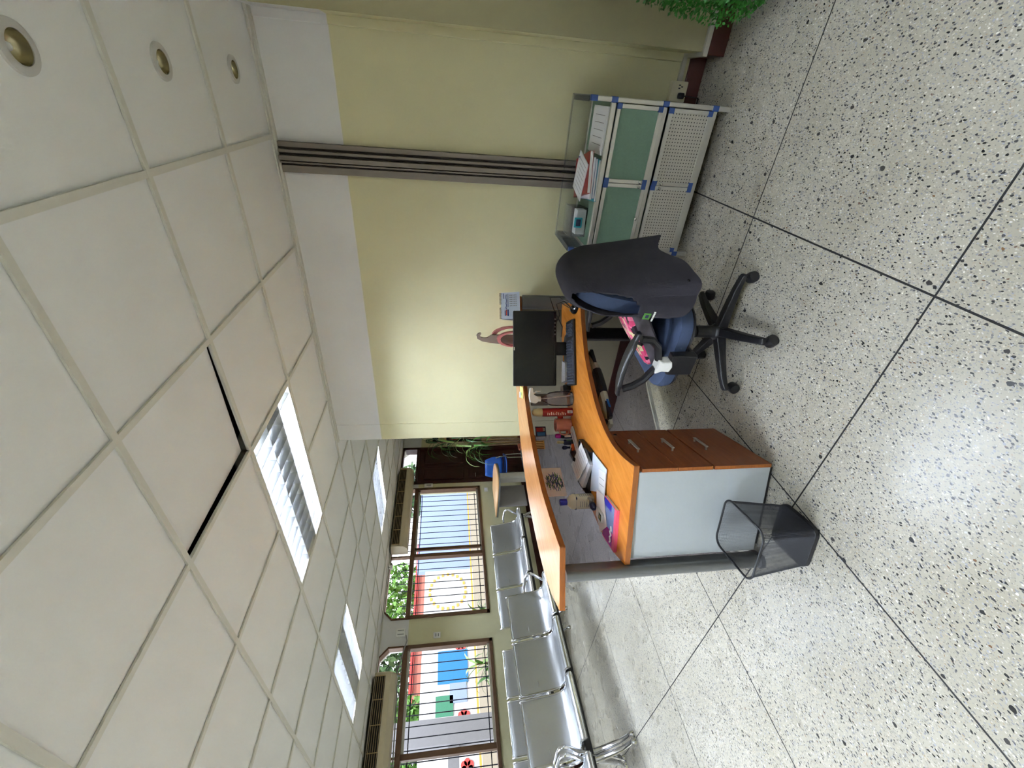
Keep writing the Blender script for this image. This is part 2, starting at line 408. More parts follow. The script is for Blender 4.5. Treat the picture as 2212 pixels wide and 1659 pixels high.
# ---- ceiling: dark void, tiles, bars
ceil = struct(MB().box(XL-0.2, X1+0.2, Y0-0.2, Y1+0.2, 2.66, 2.76).build('ceiling', 'ceiling_void'))
cx1 = [-0.322-0.633*k for k in range(-5, 11)]; cx1 = sorted([x for x in cx1 if XL < x < X1] + [XL, X1])
cy1 = [1.716+0.6235*k for k in range(-12, 3)]; cy1 = sorted([y for y in cy1 if Y0 < y] + [Y0])
cx2 = sorted([-2.95-0.625*k for k in range(0, 6)] + [XL, -2.69]); cy2 = [2.963, 3.38, 3.98, 4.58, 5.18, 5.78, 6.38, 6.98, 7.58, 8.18, Y1]
B = 0.012
LIGHTS = [(-1.588, 1.716), (-4.12, 1.716), (-4.12, -0.778), (-1.588, -0.778), (1.577, -0.778), (1.577, -3.272), (-1.588, -3.272), (-4.12, -3.272)]           # right/near corner of each 2 x 1 cell; those behind the camera are unseen, added to brighten the room
def in_light(x, y):
    for lx, ly in LIGHTS:
        if lx-1.27 < x < lx and ly < y < ly+0.63: return True
    return (-5.45 < x < -4.2 and 3.98 < y < 4.58)
DOWN = [(-0.005, 1.41), (-0.012, 2.03), (-0.02, 2.655)]
def tile(a, b, c, d):
    cx, cyy = (a+b)/2, (c+d)/2
    if in_light(cx, cyy): return
    for lx, ly in DOWN:
        if a < lx < b and c < ly < d:
            m = MB(); n = 40; hole = []; sq = []
            for i in range(n):
                t = 2*PI*i/n; co, si = math.cos(t), math.sin(t); hole.append((lx+0.037*co, ly+0.037*si))
                k = min(((b if co > 0 else a)-lx)/co if abs(co) > 1e-6 else 9, ((d if si > 0 else c)-ly)/si if abs(si) > 1e-6 else 9)
                sq.append((lx+k*co, ly+k*si))
            for px_, py_ in ((a, c), (a, d), (b, c), (b, d)):      # snap the nearest ray to each corner
                i = min(range(n), key=lambda q: (sq[q][0]-px_)**2+(sq[q][1]-py_)**2); sq[i] = (px_, py_)
            m.loft([[(x, y, 2.519) for x, y in sq], [(x, y, 2.519) for x, y in hole], [(x, y, 2.531) for x, y in hole]], True, False)
            m.build('ceiling_tile', 'ceiling_tile', ceil); return
    o = MB().box(-(b-a)/2+0.002, (b-a)/2-0.002, -(d-c)/2+0.002, (d-c)/2-0.002, 0, 0.012).build('ceiling_tile', 'ceiling_tile', ceil)
    o.location = (cx, cyy, 2.519)
    if abs(cx+1.27) < 0.2 and abs(cyy-1.40) < 0.2:               # the tile that has slipped out of its frame
        o.location = (cx+0.012, cyy-0.012, 2.531); o.rotation_euler = (0.018, 0.034, 0.0)
for a, b in zip(cx1, cx1[1:]):
    for c, d in zip(cy1, cy1[1:]): tile(a, b, c, d)
for a, b in zip(cx2, cx2[1:]):
    for c, d in zip(cy2, cy2[1:]): tile(a, b, c, d)
for x in cx1[1:-1]:
    cuts = sorted((ly+0.012, ly+0.6115) for lx, ly in LIGHTS if lx-1.2 < x < lx-0.05); a = Y0
    for c0_, c1_ in cuts + [(2.963, None)]:
        MB().box(x-B, x+B, a, c0_, 2.509, 2.517).build('ceiling_bar', 'ceiling_grid', ceil); a = c1_
for y in cy1[1:]: MB().box(XL, X1, y-B, y+B, 2.5085, 2.517).build('ceiling_bar', 'ceiling_grid', ceil)
for x in cx2[1:-1]:
    for a, b in (((2.963, 3.98), (4.58, Y1)) if -5.4 < x < -4.25 else ((2.963, Y1),)): MB().box(x-B, x+B, a, b, 2.509, 2.517).build('ceiling_bar', 'ceiling_grid', ceil)
for y in cy2[1:-1]: MB().box(XL, -2.69, y-B, y+B, 2.5085, 2.517).build('ceiling_bar', 'ceiling_grid', ceil)
for i, (a, b, c, d) in enumerate(((-2.69, X1, 2.978, YW, ), (XL, XL+0.025, Y0, Y1))):
    struct(MB().box(a, b, c, d, 2.498, 2.516).build('trim_%d' % (i+1), 'ceiling_grid'))
# ---- main wall, its end casing, pilaster
struct(MB().box(-2.69, X1, YW, YW+0.14, 0, 2.64).build('wall_back', PAINT))
struct(MB().box(-2.692, -2.516, YW-0.003, YW+0.02, 0, 2.498).build('trim_3', PAINT, bevel=0.002))
pil = struct(MB().box(0.25, 1.3, 2.829, YW+0.05, 0, 2.498).build('wall_pilaster', PAINT))
MB().box(0.2495, 1.3, 2.825, 2.829, 0, 2.498).build('front_face', 'olive_tone', pil)
struct(MB().box(0.208, 0.252, YW-0.014, YW+0.01, 0.14, 2.498).build('trim_4', PAINT, bevel=0.005))
struct(MB().box(-2.69, 0.25, YW-0.014, YW, 0, 0.10).build('baseboard_back', 'baseboard_red', bevel=0.003))
struct(MB().box(0.236, 1.3, 2.811, 2.99, 0, 0.10).build('baseboard_pilaster', 'baseboard_red', bevel=0.003))
struct(MB().box(0.0, 0.25, YW-0.022, YW, 0.125, 0.15).build('trim_5', 'trunking', bevel=0.002))
struct(MB().box(0.228, 1.3, 2.803, 3.0, 0.103, 0.128).build('trim_6', 'trunking', bevel=0.002))
struct(MB().box(XL, X1, Y0-0.14, Y0, 0, 2.64).build('wall_front', PAINT))
struct(MB().box(X1, X1+0.14, Y0, YW, 0, 2.64).build('wall_right', PAINT))
struct(MB().box(XL, -2.69, Y1, Y1+0.14, 0, 2.64).build('wall_far', PAINT))
struct(MB().box(-2.67, -2.53, YW+0.1, Y1, 0, 2.64).build('wall_inner', PAINT))
# ---- window wall
WINS = [(3.285, 5.76), (0.46, 2.925), (-2.36, 0.10), (-5.18, -2.72)]  # last two are unseen; the rearmost is added for more daylight
m = MB(); T0, T1 = XL-0.18, XL
m.box(T0, T1, Y0, 5.87, 0, 0.955)
for a, b in ((2.925, 3.285), (0.10, 0.46), (-2.72, -2.36), (Y0, -5.18), (5.76, 5.87), (6.88, Y1)): m.box(T0, T1, a, b, 0.955 if b < 5.9 else 0, 2.64)
m.box(T0, T1, Y0, Y1, 2.505, 2.64)
for a, b in WINS + [(5.87, 6.88)]:
    for e, d in ((a, 1), (b, -1)):
        m._add([(x, y, z) for x in (T0, T1) for y, z in ((e, 2.38), (e+d*0.12, 2.505), (e, 2.505))], [(0, 1, 2), (3, 5, 4), (0, 3, 4, 1), (1, 4, 5, 2), (0, 2, 5, 3)])
struct(m.build('wall_left', PAINT))
struct(MB().box(XL, XL+0.014, Y0, 5.87, 0, 0.12).box(XL, XL+0.014, 6.95, Y1, 0, 0.12).build('baseboard_left', 'baseboard_red'))
def window(idx, a, b, mull, sash):
    root = bpy.data.objects.new('window_%d' % idx, None); COL.objects.link(root); root.location = (XL, (a+b)/2, 0.955); ORG[root.name] = tuple(root.location); struct(root)
    xa, xb = XL-0.09, XL+0.02
    for n, q in (('frame_side', (a, a+0.05, 0.955, 2.15)), ('frame_side', (b-0.05, b, 0.955, 2.15)), ('frame_sill', (a, b, 0.955, 1.0)), ('frame_head', (a, b, 2.125, 2.19))):
        MB().box(xa, xb, q[0], q[1], q[2], q[3]).build(n, 'bronze', root, True, bevel=0.004)
    MB().box(xa+0.01, xb-0.01, mull-0.03, mull+0.03, 1.0, 2.125).build('mullion', 'bronze', root, True, bevel=0.004)
    if sash: MB().box(xa+0.02, xb-0.05, sash-0.025, sash+0.025, 1.0, 2.125).build('sash_stile', 'bronze', root, True, bevel=0.003)
    MB().box(xa+0.03, xa+0.06, mull-0.01, b-0.05, 1.0, 1.03).build('sash_rail', 'aluminium', root, True)
    MB().box(xa+0.03, xa+0.06, mull-0.01, b-0.05, 2.095, 2.125).build('sash_rail', 'aluminium', root, True)
    for lo, hi in ((a+0.05, mull-0.03), (mull+0.03, b-0.05)):
        MB().box(xa+0.045, xa+0.049, lo, hi, 1.0, 2.125).build('pane', 'window_glass', root, True)
    c = 0.12; P = [(a, 2.19), (b, 2.19), (b, 2.39), (b-c, 2.505), (a+c, 2.505), (a, 2.39)]
    Q = [(a+0.025, 2.19), (b-0.025, 2.19), (b-0.025, 2.38), (b-c-0.012, 2.49), (a+c+0.012, 2.49), (a+0.025, 2.38)]
    t = MB()
    for i in range(1, 6):
        j = (i+1) % 6
        if i == 0: continue
        t._add([(x, y, z) for x in (xa, xb) for y, z in (P[i], P[j], Q[j], Q[i])], [(0, 1, 2, 3), (4, 7, 6, 5), (0, 4, 5, 1), (3, 2, 6, 7), (0, 3, 7, 4), (1, 5, 6, 2)])
    t.build('transom_frame', 'bronze', root, True)
    MB().box(xa+0.02, xb-0.02, mull-0.012, mull+0.012, 2.19, 2.495).build('transom_bar', 'bronze', root, True)
    MB()._add([(xa+0.05, y, z) for y, z in Q], [tuple(range(6))]).build('transom_pane', 'window_glass', root, True)
    # wrought bars outside, arched along the top
    gr = thing('window_grille', 'black vertical security bars outside window %s' % ('beside the dark door', 'behind the nearest benches', 'behind the camera', 'added unseen at the back of the room')[idx-1], 'window grille', (XL-0.17, (a+b)/2, 0.96), group='security grilles')
    n = int((b-a)/0.115); src = None
    for i in range(n):
        y = a+0.06+(b-a-0.12)*i/(n-1); top = 2.24+0.17*math.sin(PI*min(1, max(0, (i+0.5)/n)))
        MB().tube([(XL-0.17, y, 0.96), (XL-0.17, y, top)], 0.0065, 5).build('bar', 'iron_bar', gr, True)
    for z in (1.06, 2.06): MB().box(XL-0.176, XL-0.164, a+0.02, b-0.02, z-0.006, z+0.006).build('cross_rail', 'iron_bar', gr, True)
    return root
window(1, 3.285, 5.76, 4.315, 4.46); window(2, 0.46, 2.925, 1.71, None); window(3, -2.36, 0.10, -1.1, None); window(4, -5.18, -2.72, -3.95, None)
# ---- dark double door
dr = bpy.data.objects.new('door_1', None); COL.objects.link(dr); dr.location = (XL, 6.375, 0); ORG[dr.name] = (XL, 6.375, 0); struct(dr)
for a, b, z0, z1 in ((5.87, 5.93, 0, 2.5), (6.82, 6.88, 0, 2.5), (5.87, 6.88, 2.16, 2.21), (5.87, 6.88, 2.47, 2.505)):
    MB().box(XL-0.12, XL+0.03, a, b, z0, z1).build('door_frame', 'door_wood', dr, True, bevel=0.004)
for a, b in ((5.93, 6.373), (6.377, 6.82)):
    lf = MB().box(XL-0.08, XL-0.03, a, b, 0.01, 2.16).build('door_leaf', 'door_wood', dr, True)
    for z0, z1 in ((0.15, 0.75), (0.85, 1.15), (1.25, 2.05)):
        MB().box(XL-0.035, XL-0.014, a+0.07, b-0.07, z0, z1).build('door_panel', 'door_wood', lf, True, bevel=0.012)
MB().tube([(XL-0.02, 5.985, 1.02), (XL+0.03, 5.985, 1.02), (XL+0.03, 6.09, 1.02)], 0.009, 8).build('door_handle', 'chrome', dr, True)
MB().box(XL-0.07, XL-0.066, 5.93, 6.82, 2.21, 2.47).build('transom_pane', 'window_glass', dr, True)
gr = thing('transom_grille', 'short bars outside the glass above the dark door', 'window grille', (XL-0.17, 6.375, 2.2), group='security grilles')
for i in range(8):
    MB().tube([(XL-0.17, 5.98+0.112*i, 2.2), (XL-0.17, 5.98+0.112*i, 2.32+0.04*math.sin(PI*(i+.5)/8))], 0.0065, 5).build('bar', 'iron_bar', gr, True)

# ================================================================== outside the windows
struct(MB().box(-40, XL-0.18, -25, 40, -0.35, -0.15).build('ground_outside', 'out_paving'))
ow = thing('school_wall', 'long pale painted wall across the sunny yard outside', 'wall', (-14.6, 6, -0.15))
MB().box(-14.8, -14.6, -14, 9.1, -0.15, 2.45).build('white_section', 'out_white', ow, True)
MB().box(-14.8, -14.59, 9.1, 26, -0.15, 2.75).build('blue_section', 'out_blue_wall', ow, True)
MB().box(-14.6, -14.4, -14, 26, -0.15, 0.75).build('plinth', 'out_paving', ow, True)
MB().box(-14.4, -14.39, -14, 26, 0.78, 0.84).build('yellow_band', 'out_yellow', ow, True)
def mural(y, z, ww, hh, m, n='mural_patch'): MB().box(-14.599, -14.57, y-ww/2, y+ww/2, z-hh/2, z+hh/2).build(n, m, ow, True)
for y, z, ww, hh, m in ((5.9, 1.5, 0.9, 0.9, 'out_sky_blue'), (5.2, 1.35, 0.5, 0.5, 'out_blue_wall'), (4.9, 1.75, 0.5, 0.5, 'out_green'), (2.2, 1.6, 0.6, 0.8, 'out_grey'), (1.35, 1.35, 0.5, 0.9, 'out_red'), (2.6, 1.2, 0.45, 0.35, 'out_yellow')): mural(y, z, ww, hh, m)
for y, z in ((4.6, 1.2), (3.5, 1.15), (3.2, 1.65), (2.9, 1.3), (6.5, 1.25), (1.9, 1.1)):
    f = MB()
    for k in range(6): f.lathe([(0.085, 0), (0.085, 0.02)], 10, Tr(-14.6, y+0.1*math.cos(k*PI/3), z+0.1*math.sin(k*PI/3)) @ Matrix.Rotation(PI/2, 4, 'Y'))
    f.build('mural_flower', 'out_red', ow, True)
sun_m = MB()
for k in range(22):
    a = 2*PI*k/22; sun_m.box(-14.6, -14.57, 8.3+0.62*math.cos(a)-0.05, 8.3+0.62*math.cos(a)+0.05, 1.65+0.62*math.sin(a)-0.04, 1.65+0.62*math.sin(a)+0.04)
sun_m.build('mural_ring', 'out_yellow', ow, True)
hb = thing('red_roof_building', 'salmon building with red band beyond the yard wall', 'building', (-20, 7, -0.15))
MB().box(-22, -20, 7.2, 14.0, -0.15, 3.1).build('wall', 'out_salmon', hb, True)
MB().box(-22.1, -19.9, 7.2, 14.0, 3.1, 3.25).build('red_band', 'out_red', hb, True)
MB().box(-22, -20.2, 0.6, 2.0, -0.15, 2.9).build('annex', 'out_salmon', hb, True)
vp = thing('veranda_pillar', 'pale grey square pillar outside the nearer window', 'pillar', (-8.9, 2.55, -0.15))
MB().box(-9.05, -8.75, 2.42, 2.78, -0.15, 3.2).build('shaft', 'out_grey', vp, True)
MB().box(-9.1, -8.7, 2.38, 2.82, -0.15, 0.2).build('base', 'out_grey', vp, True)
tag(MB().box(-8.95, -8.85, -3, 2.42, 1.42, 1.6).build('veranda_rail', 'out_grey', origin=(-8.9, 0, 1.5)), 'grey horizontal rail running from the veranda pillar', 'railing')
tag(MB().box(-9.0, -8.8, -3, 2.42, -0.15, 0.75).build('veranda_parapet', 'out_grey', origin=(-8.9, 0, -0.15)), 'low grey parapet below the veranda rail outside', 'parapet')
def leaf_cloud(m, c, r, n, size, rnd):
    for _ in range(n):
        while True:
            p = Vector((rnd.uniform(-1, 1), rnd.uniform(-1, 1), rnd.uniform(-1, 1)))
            if 0.25 < p.length < 1: break
        p = Vector((c[0]+p.x*r[0], c[1]+p.y*r[1], c[2]+p.z*r[2]))
        d = Vector((rnd.gauss(0, 1), rnd.gauss(0, 1), rnd.gauss(0, 1))).normalized(); e = d.cross(Vector((rnd.gauss(0, 1), rnd.gauss(0, 1), rnd.gauss(0, 1)))).normalized(); sz = size*rnd.uniform(.6, 1.4)
        m._add([p-d*sz, p+e*sz*.5, p+d*sz, p-e*sz*.5], [(0, 1, 2, 3)])
rnd = random.Random(3)
for i, (x, y, h, lab) in enumerate(((-18, 16, 4.6, 'leafy tree far behind the blue yard wall'), (-18.5, 5.2, 4.2, 'bright green tree behind the white yard wall with flowers'), (-17.5, 2.2, 4.4, 'yellow green tree seen through the nearer window'), (-19, -2.5, 4.8, 'dense green tree at the far end of the yard'), (-24, 9.5, 6.2, 'tall pale tree behind the red banded building'), (-24, 13.5, 6.0, 'big tree on the slope seen through the upper panes'))):
    t = thing('yard_tree', lab, 'tree', (x, y, -0.15), group='trees beyond the yard')
    MB().tube([(x, y, -0.15), (x+.1, y, h*.5), (x, y+.1, h*.75)], [0.16, 0.12, 0.06], 7).build('trunk', 'stem_brown', t, True)
    m = MB(); leaf_cloud(m, (x, y, h*.72), (1.3, 1.4 if x > -20 else 1.9, h*.36), 1500, 0.18, rnd); stuff(m.build('foliage', 'out_leaf' if i % 2 else 'out_leaf_dark', t, True))
def strap_plant(name, label, base, stems, nleaf, L, W, mats, rnd, pot=None, droop=1.0, group=None, spread=1.0):
    t = thing(name, label, 'plant', base, group=group)
    if pot:
        MB().lathe([(pot*.7, 0), (pot, pot*1.5), (pot*1.08, pot*1.5), (pot*1.08, pot*1.7), (pot*.9, pot*1.7), (pot*.88, pot*1.4)], 20).build('pot', 'terracotta', t, smooth=True)
    for (sx, sy, h) in stems:
        MB().tube([(sx*.3, sy*.3, 0.02), (sx*.8, sy*.8, h*.6), (sx, sy, h)], [0.018, 0.015, 0.01], 6).build('stem', 'stem_brown', t)
        for k in range(nleaf):
            a = rnd.uniform(0, 2*PI); el = rnd.uniform(0.1, 1.3); l = L*rnd.uniform(.65, 1.15); hz = h*rnd.uniform(0.72, 1.0)
            d = Vector((math.cos(a), math.sin(a), 0)); side = Vector((-math.sin(a), math.cos(a), 0)); rows = []
            p = Vector((sx, sy, hz)); ang = el
            for q in range(8):
                f = q/7; wd = W*(0.35+1.2*f if f < .35 else 0.77*(1-f)/.65+0.02)
                lift = Vector((0, 0, wd*.35))
                rows.append([tuple(p-side*wd+lift), tuple(p), tuple(p+side*wd+lift)])
                p = p + (d*math.cos(ang)*spread + Vector((0, 0, math.sin(ang))))*l/7; ang -= droop*(0.16+0.4*f)
            MB().loft(rows, False, False).build('leaf', mats[rnd.randrange(len(mats))], t, smooth=True)
    return t
rnd = random.Random(11)
strap_plant('yard_plant', 'spiky green plant outside the pane left of the far window', (-7.3, 3.75, -0.15), [(0, 0, 1.25), (0.12, -0.15, 1.0)], 16, 0.55, 0.03, ['leaf_green', 'leaf_pale', 'leaf_dark'], rnd, group='plants outside the windows')
strap_plant('yard_plant', 'arching green plant outside the nearer window corner', (-7.3, 2.95, -0.15), [(0, 0, 1.3), (0.1, -0.2, 1.05)], 18, 0.6, 0.032, ['leaf_green', 'leaf_pale', 'leaf_dark'], rnd, group='plants outside the windows')

# ================================================================== ceiling things
BLADE = None
def light_fixture(xr, y, label, lit, wx=1.24, wy=0.60, blades=True):
    global BLADE
    t = thing('ceiling_light', label, 'ceiling light', (xr-0.633, y+0.312, 2.512), group='recessed louvred ceiling lights')
    hx, hy = wx/2, wy/2
    MB().box(-hx, hx, -hy, -hy+0.012, 0, 0.1).box(-hx, hx, hy-0.012, hy, 0, 0.1).box(-hx, -hx+0.012, -hy, hy, 0, 0.1).box(hx-0.012, hx, -hy, hy, 0, 0.1).build('frame', 'ceiling_grid', t)
    MB().box(-hx, hx, -hy, hy, 0.1, 0.108).build('back_reflector', 'louver_metal', t)
    lane = (wy-0.024)/3
    for k in (1, 2):
        yy = -hy+0.012+lane*k
        MB()._add([(x, yy+d, z) for x in (-hx+.012, hx-.012) for d, z in ((-.018, .062), (.018, .062), (.002, 0.002), (-.002, 0.002))], [(0, 1, 2, 3), (4, 7, 6, 5), (0, 4, 5, 1), (1, 5, 6, 2), (2, 6, 7, 3), (3, 7, 4, 0)]).build('lane_divider', 'louver_metal', t)
    if BLADE is None:
        BLADE = MB()._add([(d, y_, z) for y_ in (-lane/2+.004, lane/2-.004) for d, z in ((-.012, .055), (.012, .055), (.0015, 0.002), (-.0015, 0.002))], [(0, 1, 2, 3), (4, 7, 6, 5), (0, 4, 5, 1), (1, 5, 6, 2), (2, 6, 7, 3), (3, 7, 4, 0)]).mesh('louver_blade', 'louver_metal')
    for k in range(3):
        yy = -hy+0.012+lane*(k+.5)
        MB().tube([(-hx+.03, yy, .08), (hx-.03, yy, .08)], 0.013, 10).build('tube', ('tube_fill' if y < 0 else 'tube_lit') if lit[k] else 'tube_off', t, smooth=True)
        if blades:
            for i in range(12):
                o = bpy.data.objects.new('louver_blade', BLADE); COL.objects.link(o); o.parent = t; o.location = (-hx+0.012+(wx-.024)*(i+.5)/12, yy, 0)
    return t
light_fixture(-1.588, 1.716, 'nearest louvred ceiling light with two bright tubes above the desk', (1, 0, 1))
light_fixture(-4.12, 1.716, 'louvred ceiling light nearest the far air conditioner and the benches', (1, 0, 1))
light_fixture(-4.19, 3.968, 'small far louvred ceiling light behind the end of the cream wall', (1, 1, 1))
light_fixture(-4.12, -0.778, 'added unseen louvred fill light behind the photographer near the windows', (1, 1, 1)); light_fixture(-1.588, -0.778, 'added unseen louvred fill light right above the photographer', (1, 1, 1)); light_fixture(1.577, -0.778, 'added unseen louvred fill light right of the photographer', (1, 1, 1)); light_fixture(1.577, -3.272, 'added unseen louvred fill light in the back right corner', (1, 1, 1)); light_fixture(-1.588, -3.272, 'added unseen louvred fill light farthest behind the photographer', (1, 1, 1)); light_fixture(-4.12, -3.272, 'added unseen louvred fill light at the back window', (1, 1, 1))  # out-of-view fixtures, added to lift the room's brightness
for i, (x, y) in enumerate(DOWN):
    t = thing('downlight', 'round recessed spotlight %s' % ('nearest the camera', 'in the middle of the three', 'closest to the cream wall')[i], 'downlight', (x, y, 2.51), group='downlights')
    MB().lathe([(0.037, 0.009), (0.058, 0.009), (0.056, 0.003), (0.044, -0.001), (0.037, 0.001), (0.037, 0.009)], 36, None, False).build('trim_ring', 'downlight_ring', t, smooth=True)
    MB().lathe([(0.036, 0.003), (0.034, 0.02), (0.024, 0.036), (0.01, 0.041), (0.0015, 0.042)], 30, None, False).build('reflector', 'lamp_glass', t, smooth=True)
    MB().ball((0, 0, 0.028), 0.010, 12).build('bulb', 'white_plastic', t, smooth=True)
# ---- folding partition channel on the main wall
t = thing('partition_channel', 'grey ribbed metal channel running up the cream wall', 'channel', (-0.425, YW, 0))
MB().box(-0.508, -0.345, YW-0.02, YW-0.001, 0, 2.497).build('backing', 'channel_dark', t, True)
for a, b, d in ((-0.508, -0.468, .034), (-0.456, -0.446, .05), (-0.44, -0.414, .062), (-0.40, -0.384, .05), (-0.372, -0.345, .034)):
    MB().box(a, b, YW-d, YW-0.018, 0.001, 2.497).build('rib', 'channel_grey', t, True, bevel=0.003)
# ---- air conditioners
def air_con(y0, y1, label):
    t = thing('air_conditioner', label, 'air conditioner', (XL, (y0+y1)/2, 2.24), group='long wall air conditioners')
    prof = [(0.02, 2.49), (0.22, 2.49), (0.235, 2.475), (0.235, 2.35), (0.225, 2.29), (0.17, 2.235), (0.02, 2.225)]
    MB().loft([[(XL+x, y, z) for x, z in prof] for y in (y0, y1)]).build('body', 'ac_cream', t, True, bevel=0.004)
    MB().box(XL+0.226, XL+0.237, y0+0.03, y1-0.03, 2.355, 2.478).build('grille_recess', 'ac_dark', t, True)
    for k in range(5): MB().box(XL+0.236, XL+0.248, y0+0.03, y1-0.03, 2.362+k*0.025, 2.366+k*0.025).build('grille_slat', 'ac_grille', t, True)
    for k in range(7):
        y = y0+0.03+(y1-y0-0.06)*k/6; MB().box(XL+0.236, XL+0.25, y-.003, y+.003, 2.357, 2.476).build('grille_rib', 'ac_grille', t, True)
    for y in (y0-0.012, y1): MB().loft([[(XL+x*1.04, yy, z) for x, z in prof] for yy in (y, y+0.012)]).build('end_cap', 'ac_cream', t, True)
    MB().box(XL+0.0, XL+0.16, y0, y1, 2.49, 2.508).build('hanging_bracket', 'ac_side', t, True)
    return t
air_con(4.36, 6.08, 'cream wall air conditioner hung over the far window and door'); air_con(0.92, 2.52, 'cream wall air conditioner hung over the nearer window')
# ---- little fixtures on the window wall
t = thing('security_camera', 'small white dome camera under the ceiling beside the far air conditioner', 'camera', (XL+0.06, 4.12, 2.45))
MB().box(-0.06, 0.0, -0.03, 0.03, -0.005, 0.05).build('mount', 'white_plastic', t, bevel=0.005); MB().ball((0.03, 0, 0.02), 0.034, 14).build('dome', 'white_plastic', t, smooth=True); MB().ball((0.058, 0, 0.014), 0.014, 10).build('lens', 'black_gloss', t, smooth=True)
t = thing('wireless_router', 'white flat box on the pier between the windows near the ceiling', 'router', (XL, 3.1, 2.17))
MB().box(0, 0.03, -0.055, 0.055, 0, 0.13).build('case', 'white_plastic', t, bevel=0.006); MB().box(0.03, 0.033, -0.03, -0.022, 0.02, 0.11).box(0.03, 0.033, 0.022, 0.03, 0.02, 0.11).build('vent_line', 'grey_plastic', t)
tag(MB().tube([(XL+.02, 3.06, 2.16), (XL+.03, 2.98, 2.14), (XL+.03, 2.88, 2.17), (XL+.03, 2.6, 2.24), (XL+.05, 2.3, 2.215), (XL+.04, 1.6, 2.2)], 0.009, 6).build('wall_cable', 'grey_plastic', smooth=True, origin=(XL+.03, 2.4, 2.17)), 'grey cable from the wall box to the nearer air conditioner', 'cable')
t = thing('wall_outlet', 'white socket plate on the pier between the two windows', 'outlet', (XL, 3.03, 1.68)); MB().box(0, 0.012, -0.04, 0.04, 0, 0.1).build('plate', 'white_plastic', t, bevel=0.003)
for z in (.03, .065): MB().box(0.012, 0.0135, -0.02, 0.02, z-.008, z+.008).build('socket', 'grey_plastic', t)
t = thing('light_switch', 'small white switch plate low beside the far window', 'switch', (XL, 5.66, 0.80)); MB().box(0, 0.012, -0.05, 0.05, 0, 0.075).build('plate', 'white_plastic', t, bevel=0.003); MB().box(0.012, 0.016, -0.03, 0.03, 0.02, 0.055).build('rocker', 'paper', t)
t = thing('intercom_box', 'small white box mounted between the far window and the door', 'intercom', (XL, 5.815, 1.86)); MB().box(0, 0.03, -0.04, 0.04, 0, 0.16).build('case', 'white_plastic', t, bevel=0.004); MB().box(0.03, 0.033, -0.015, 0.015, 0.03, 0.12).build('strip', 'grey_plastic', t)
# ---- socket box and plug by the pilaster
t = thing('socket_box', 'white double socket box low on the wall beside the cabinet', 'outlet', (0.062, YW, 0.10))
MB().box(-0.05, 0.055, -0.04, 0, -0.012, 0.09).build('case', 'cream_box', t, bevel=0.006)
for x, z in ((0.02, 0.04), (0.035, 0.04), (0.0275, 0.025)): MB().box(x-.003, x+.003, -0.0415, -0.04, z-.006, z+.006).build('slot', 'black_plastic', t)
t = thing('power_plug', 'black plug and lead in the socket box by the cabinet', 'plug', (0.045, YW-0.04, 0.11))
MB().box(-0.016, 0.016, -0.035, 0, 0, 0.035).build('plug_body', 'black_plastic', t, bevel=0.008); MB().tube([(0, -.03, .01), (0, -.04, -.03), (-.005, -.03, -.09), (-.03, -.01, -.1)], 0.004, 6).build('lead', 'black_plastic', t, smooth=True)

# ================================================================== reception desk
inner = smoothline([(-1.335, 1.268), (-1.39, 1.38), (-1.435, 1.52), (-1.445, 1.66), (-1.43, 1.78), (-1.40, 1.89), (-1.35, 2.02), (-1.29, 2.14), (-1.21, 2.24), (-1.14, 2.32), (-1.05, 2.40)])
panel = smoothline([(-1.845, 1.10), (-1.94, 1.27), (-1.985, 1.5), (-1.985, 1.75), (-1.945, 2.0), (-1.86, 2.17), (-1.80, 2.28), (-1.71, 2.43), (-1.5, 2.67), (-1.27, 2.83)])
outer = smoothline([(-1.80, 1.086), (-1.905, 1.27), (-1.955, 1.5), (-1.955, 1.75), (-1.915, 1.99), (-1.83, 2.16), (-1.77, 2.27), (-1.68, 2.41), (-1.47, 2.65), (-1.25, 2.80)])
cin = smoothline([(-1.665, 1.11), (-1.69, 1.2), (-1.72, 1.34), (-1.745, 1.52), (-1.745, 1.65), (-1.73, 1.82), (-1.705, 1.95), (-1.665, 2.1), (-1.62, 2.23), (-1.48, 2.5), (-1.19, 2.78)])
cout = smoothline([(-1.91, 0.955), (-2.0, 1.09), (-2.06, 1.24), (-2.085, 1.4), (-2.095, 1.56), (-2.09, 1.74), (-2.065, 1.9), (-2.02, 2.06), (-1.975, 2.19), (-1.89, 2.34), (-1.81, 2.47), (-1.62, 2.72), (-1.37, 2.96)])
NN = 44
cin = [p*1.029 for p in cin]; cout = [p*1.029 for p in cout]
inner, panel, outer, cin, cout = [resample(q, NN) for q in (inner, panel, outer, cin, cout)]
desk = thing('reception_desk', 'curved wooden reception desk with raised counter and tinted clear front', 'desk', (-1.6, 1.9, 0))
ZD, ZT = 0.712, 1.026
MB().strip(inner, outer, ZD-0.026, ZD).build('desktop', 'desk_wood', desk, True)
def edge_band(A, z0, z1, off, mname, nm):
    P = [p for p in A]; Q = []
    for i, p in enumerate(P):
        d = (P[min(i+1, NN-1)]-P[max(i-1, 0)]).normalized(); Q.append(p + Vector((d.y, -d.x))*off)
    MB().strip(P, Q, z0, z1).build(nm, mname, desk, True)
edge_band(inner, ZD-0.0262, ZD-0.0012, 0.0022, 'edge_wood', 'desktop_edge')
MB().strip([inner[0]+Vector((0, -.002)), outer[0]+Vector((0, -.002))], [inner[0], outer[0]], ZD-0.0262, ZD-0.0012).build('desktop_edge', 'edge_wood', desk, True)
MB().strip([inner[-1]+Vector((.003, .001)), outer[-1]+Vector((.003, .001))], [inner[-1], outer[-1]], ZD-0.0262, ZD-0.0012).build('desktop_edge', 'edge_wood', desk, True)
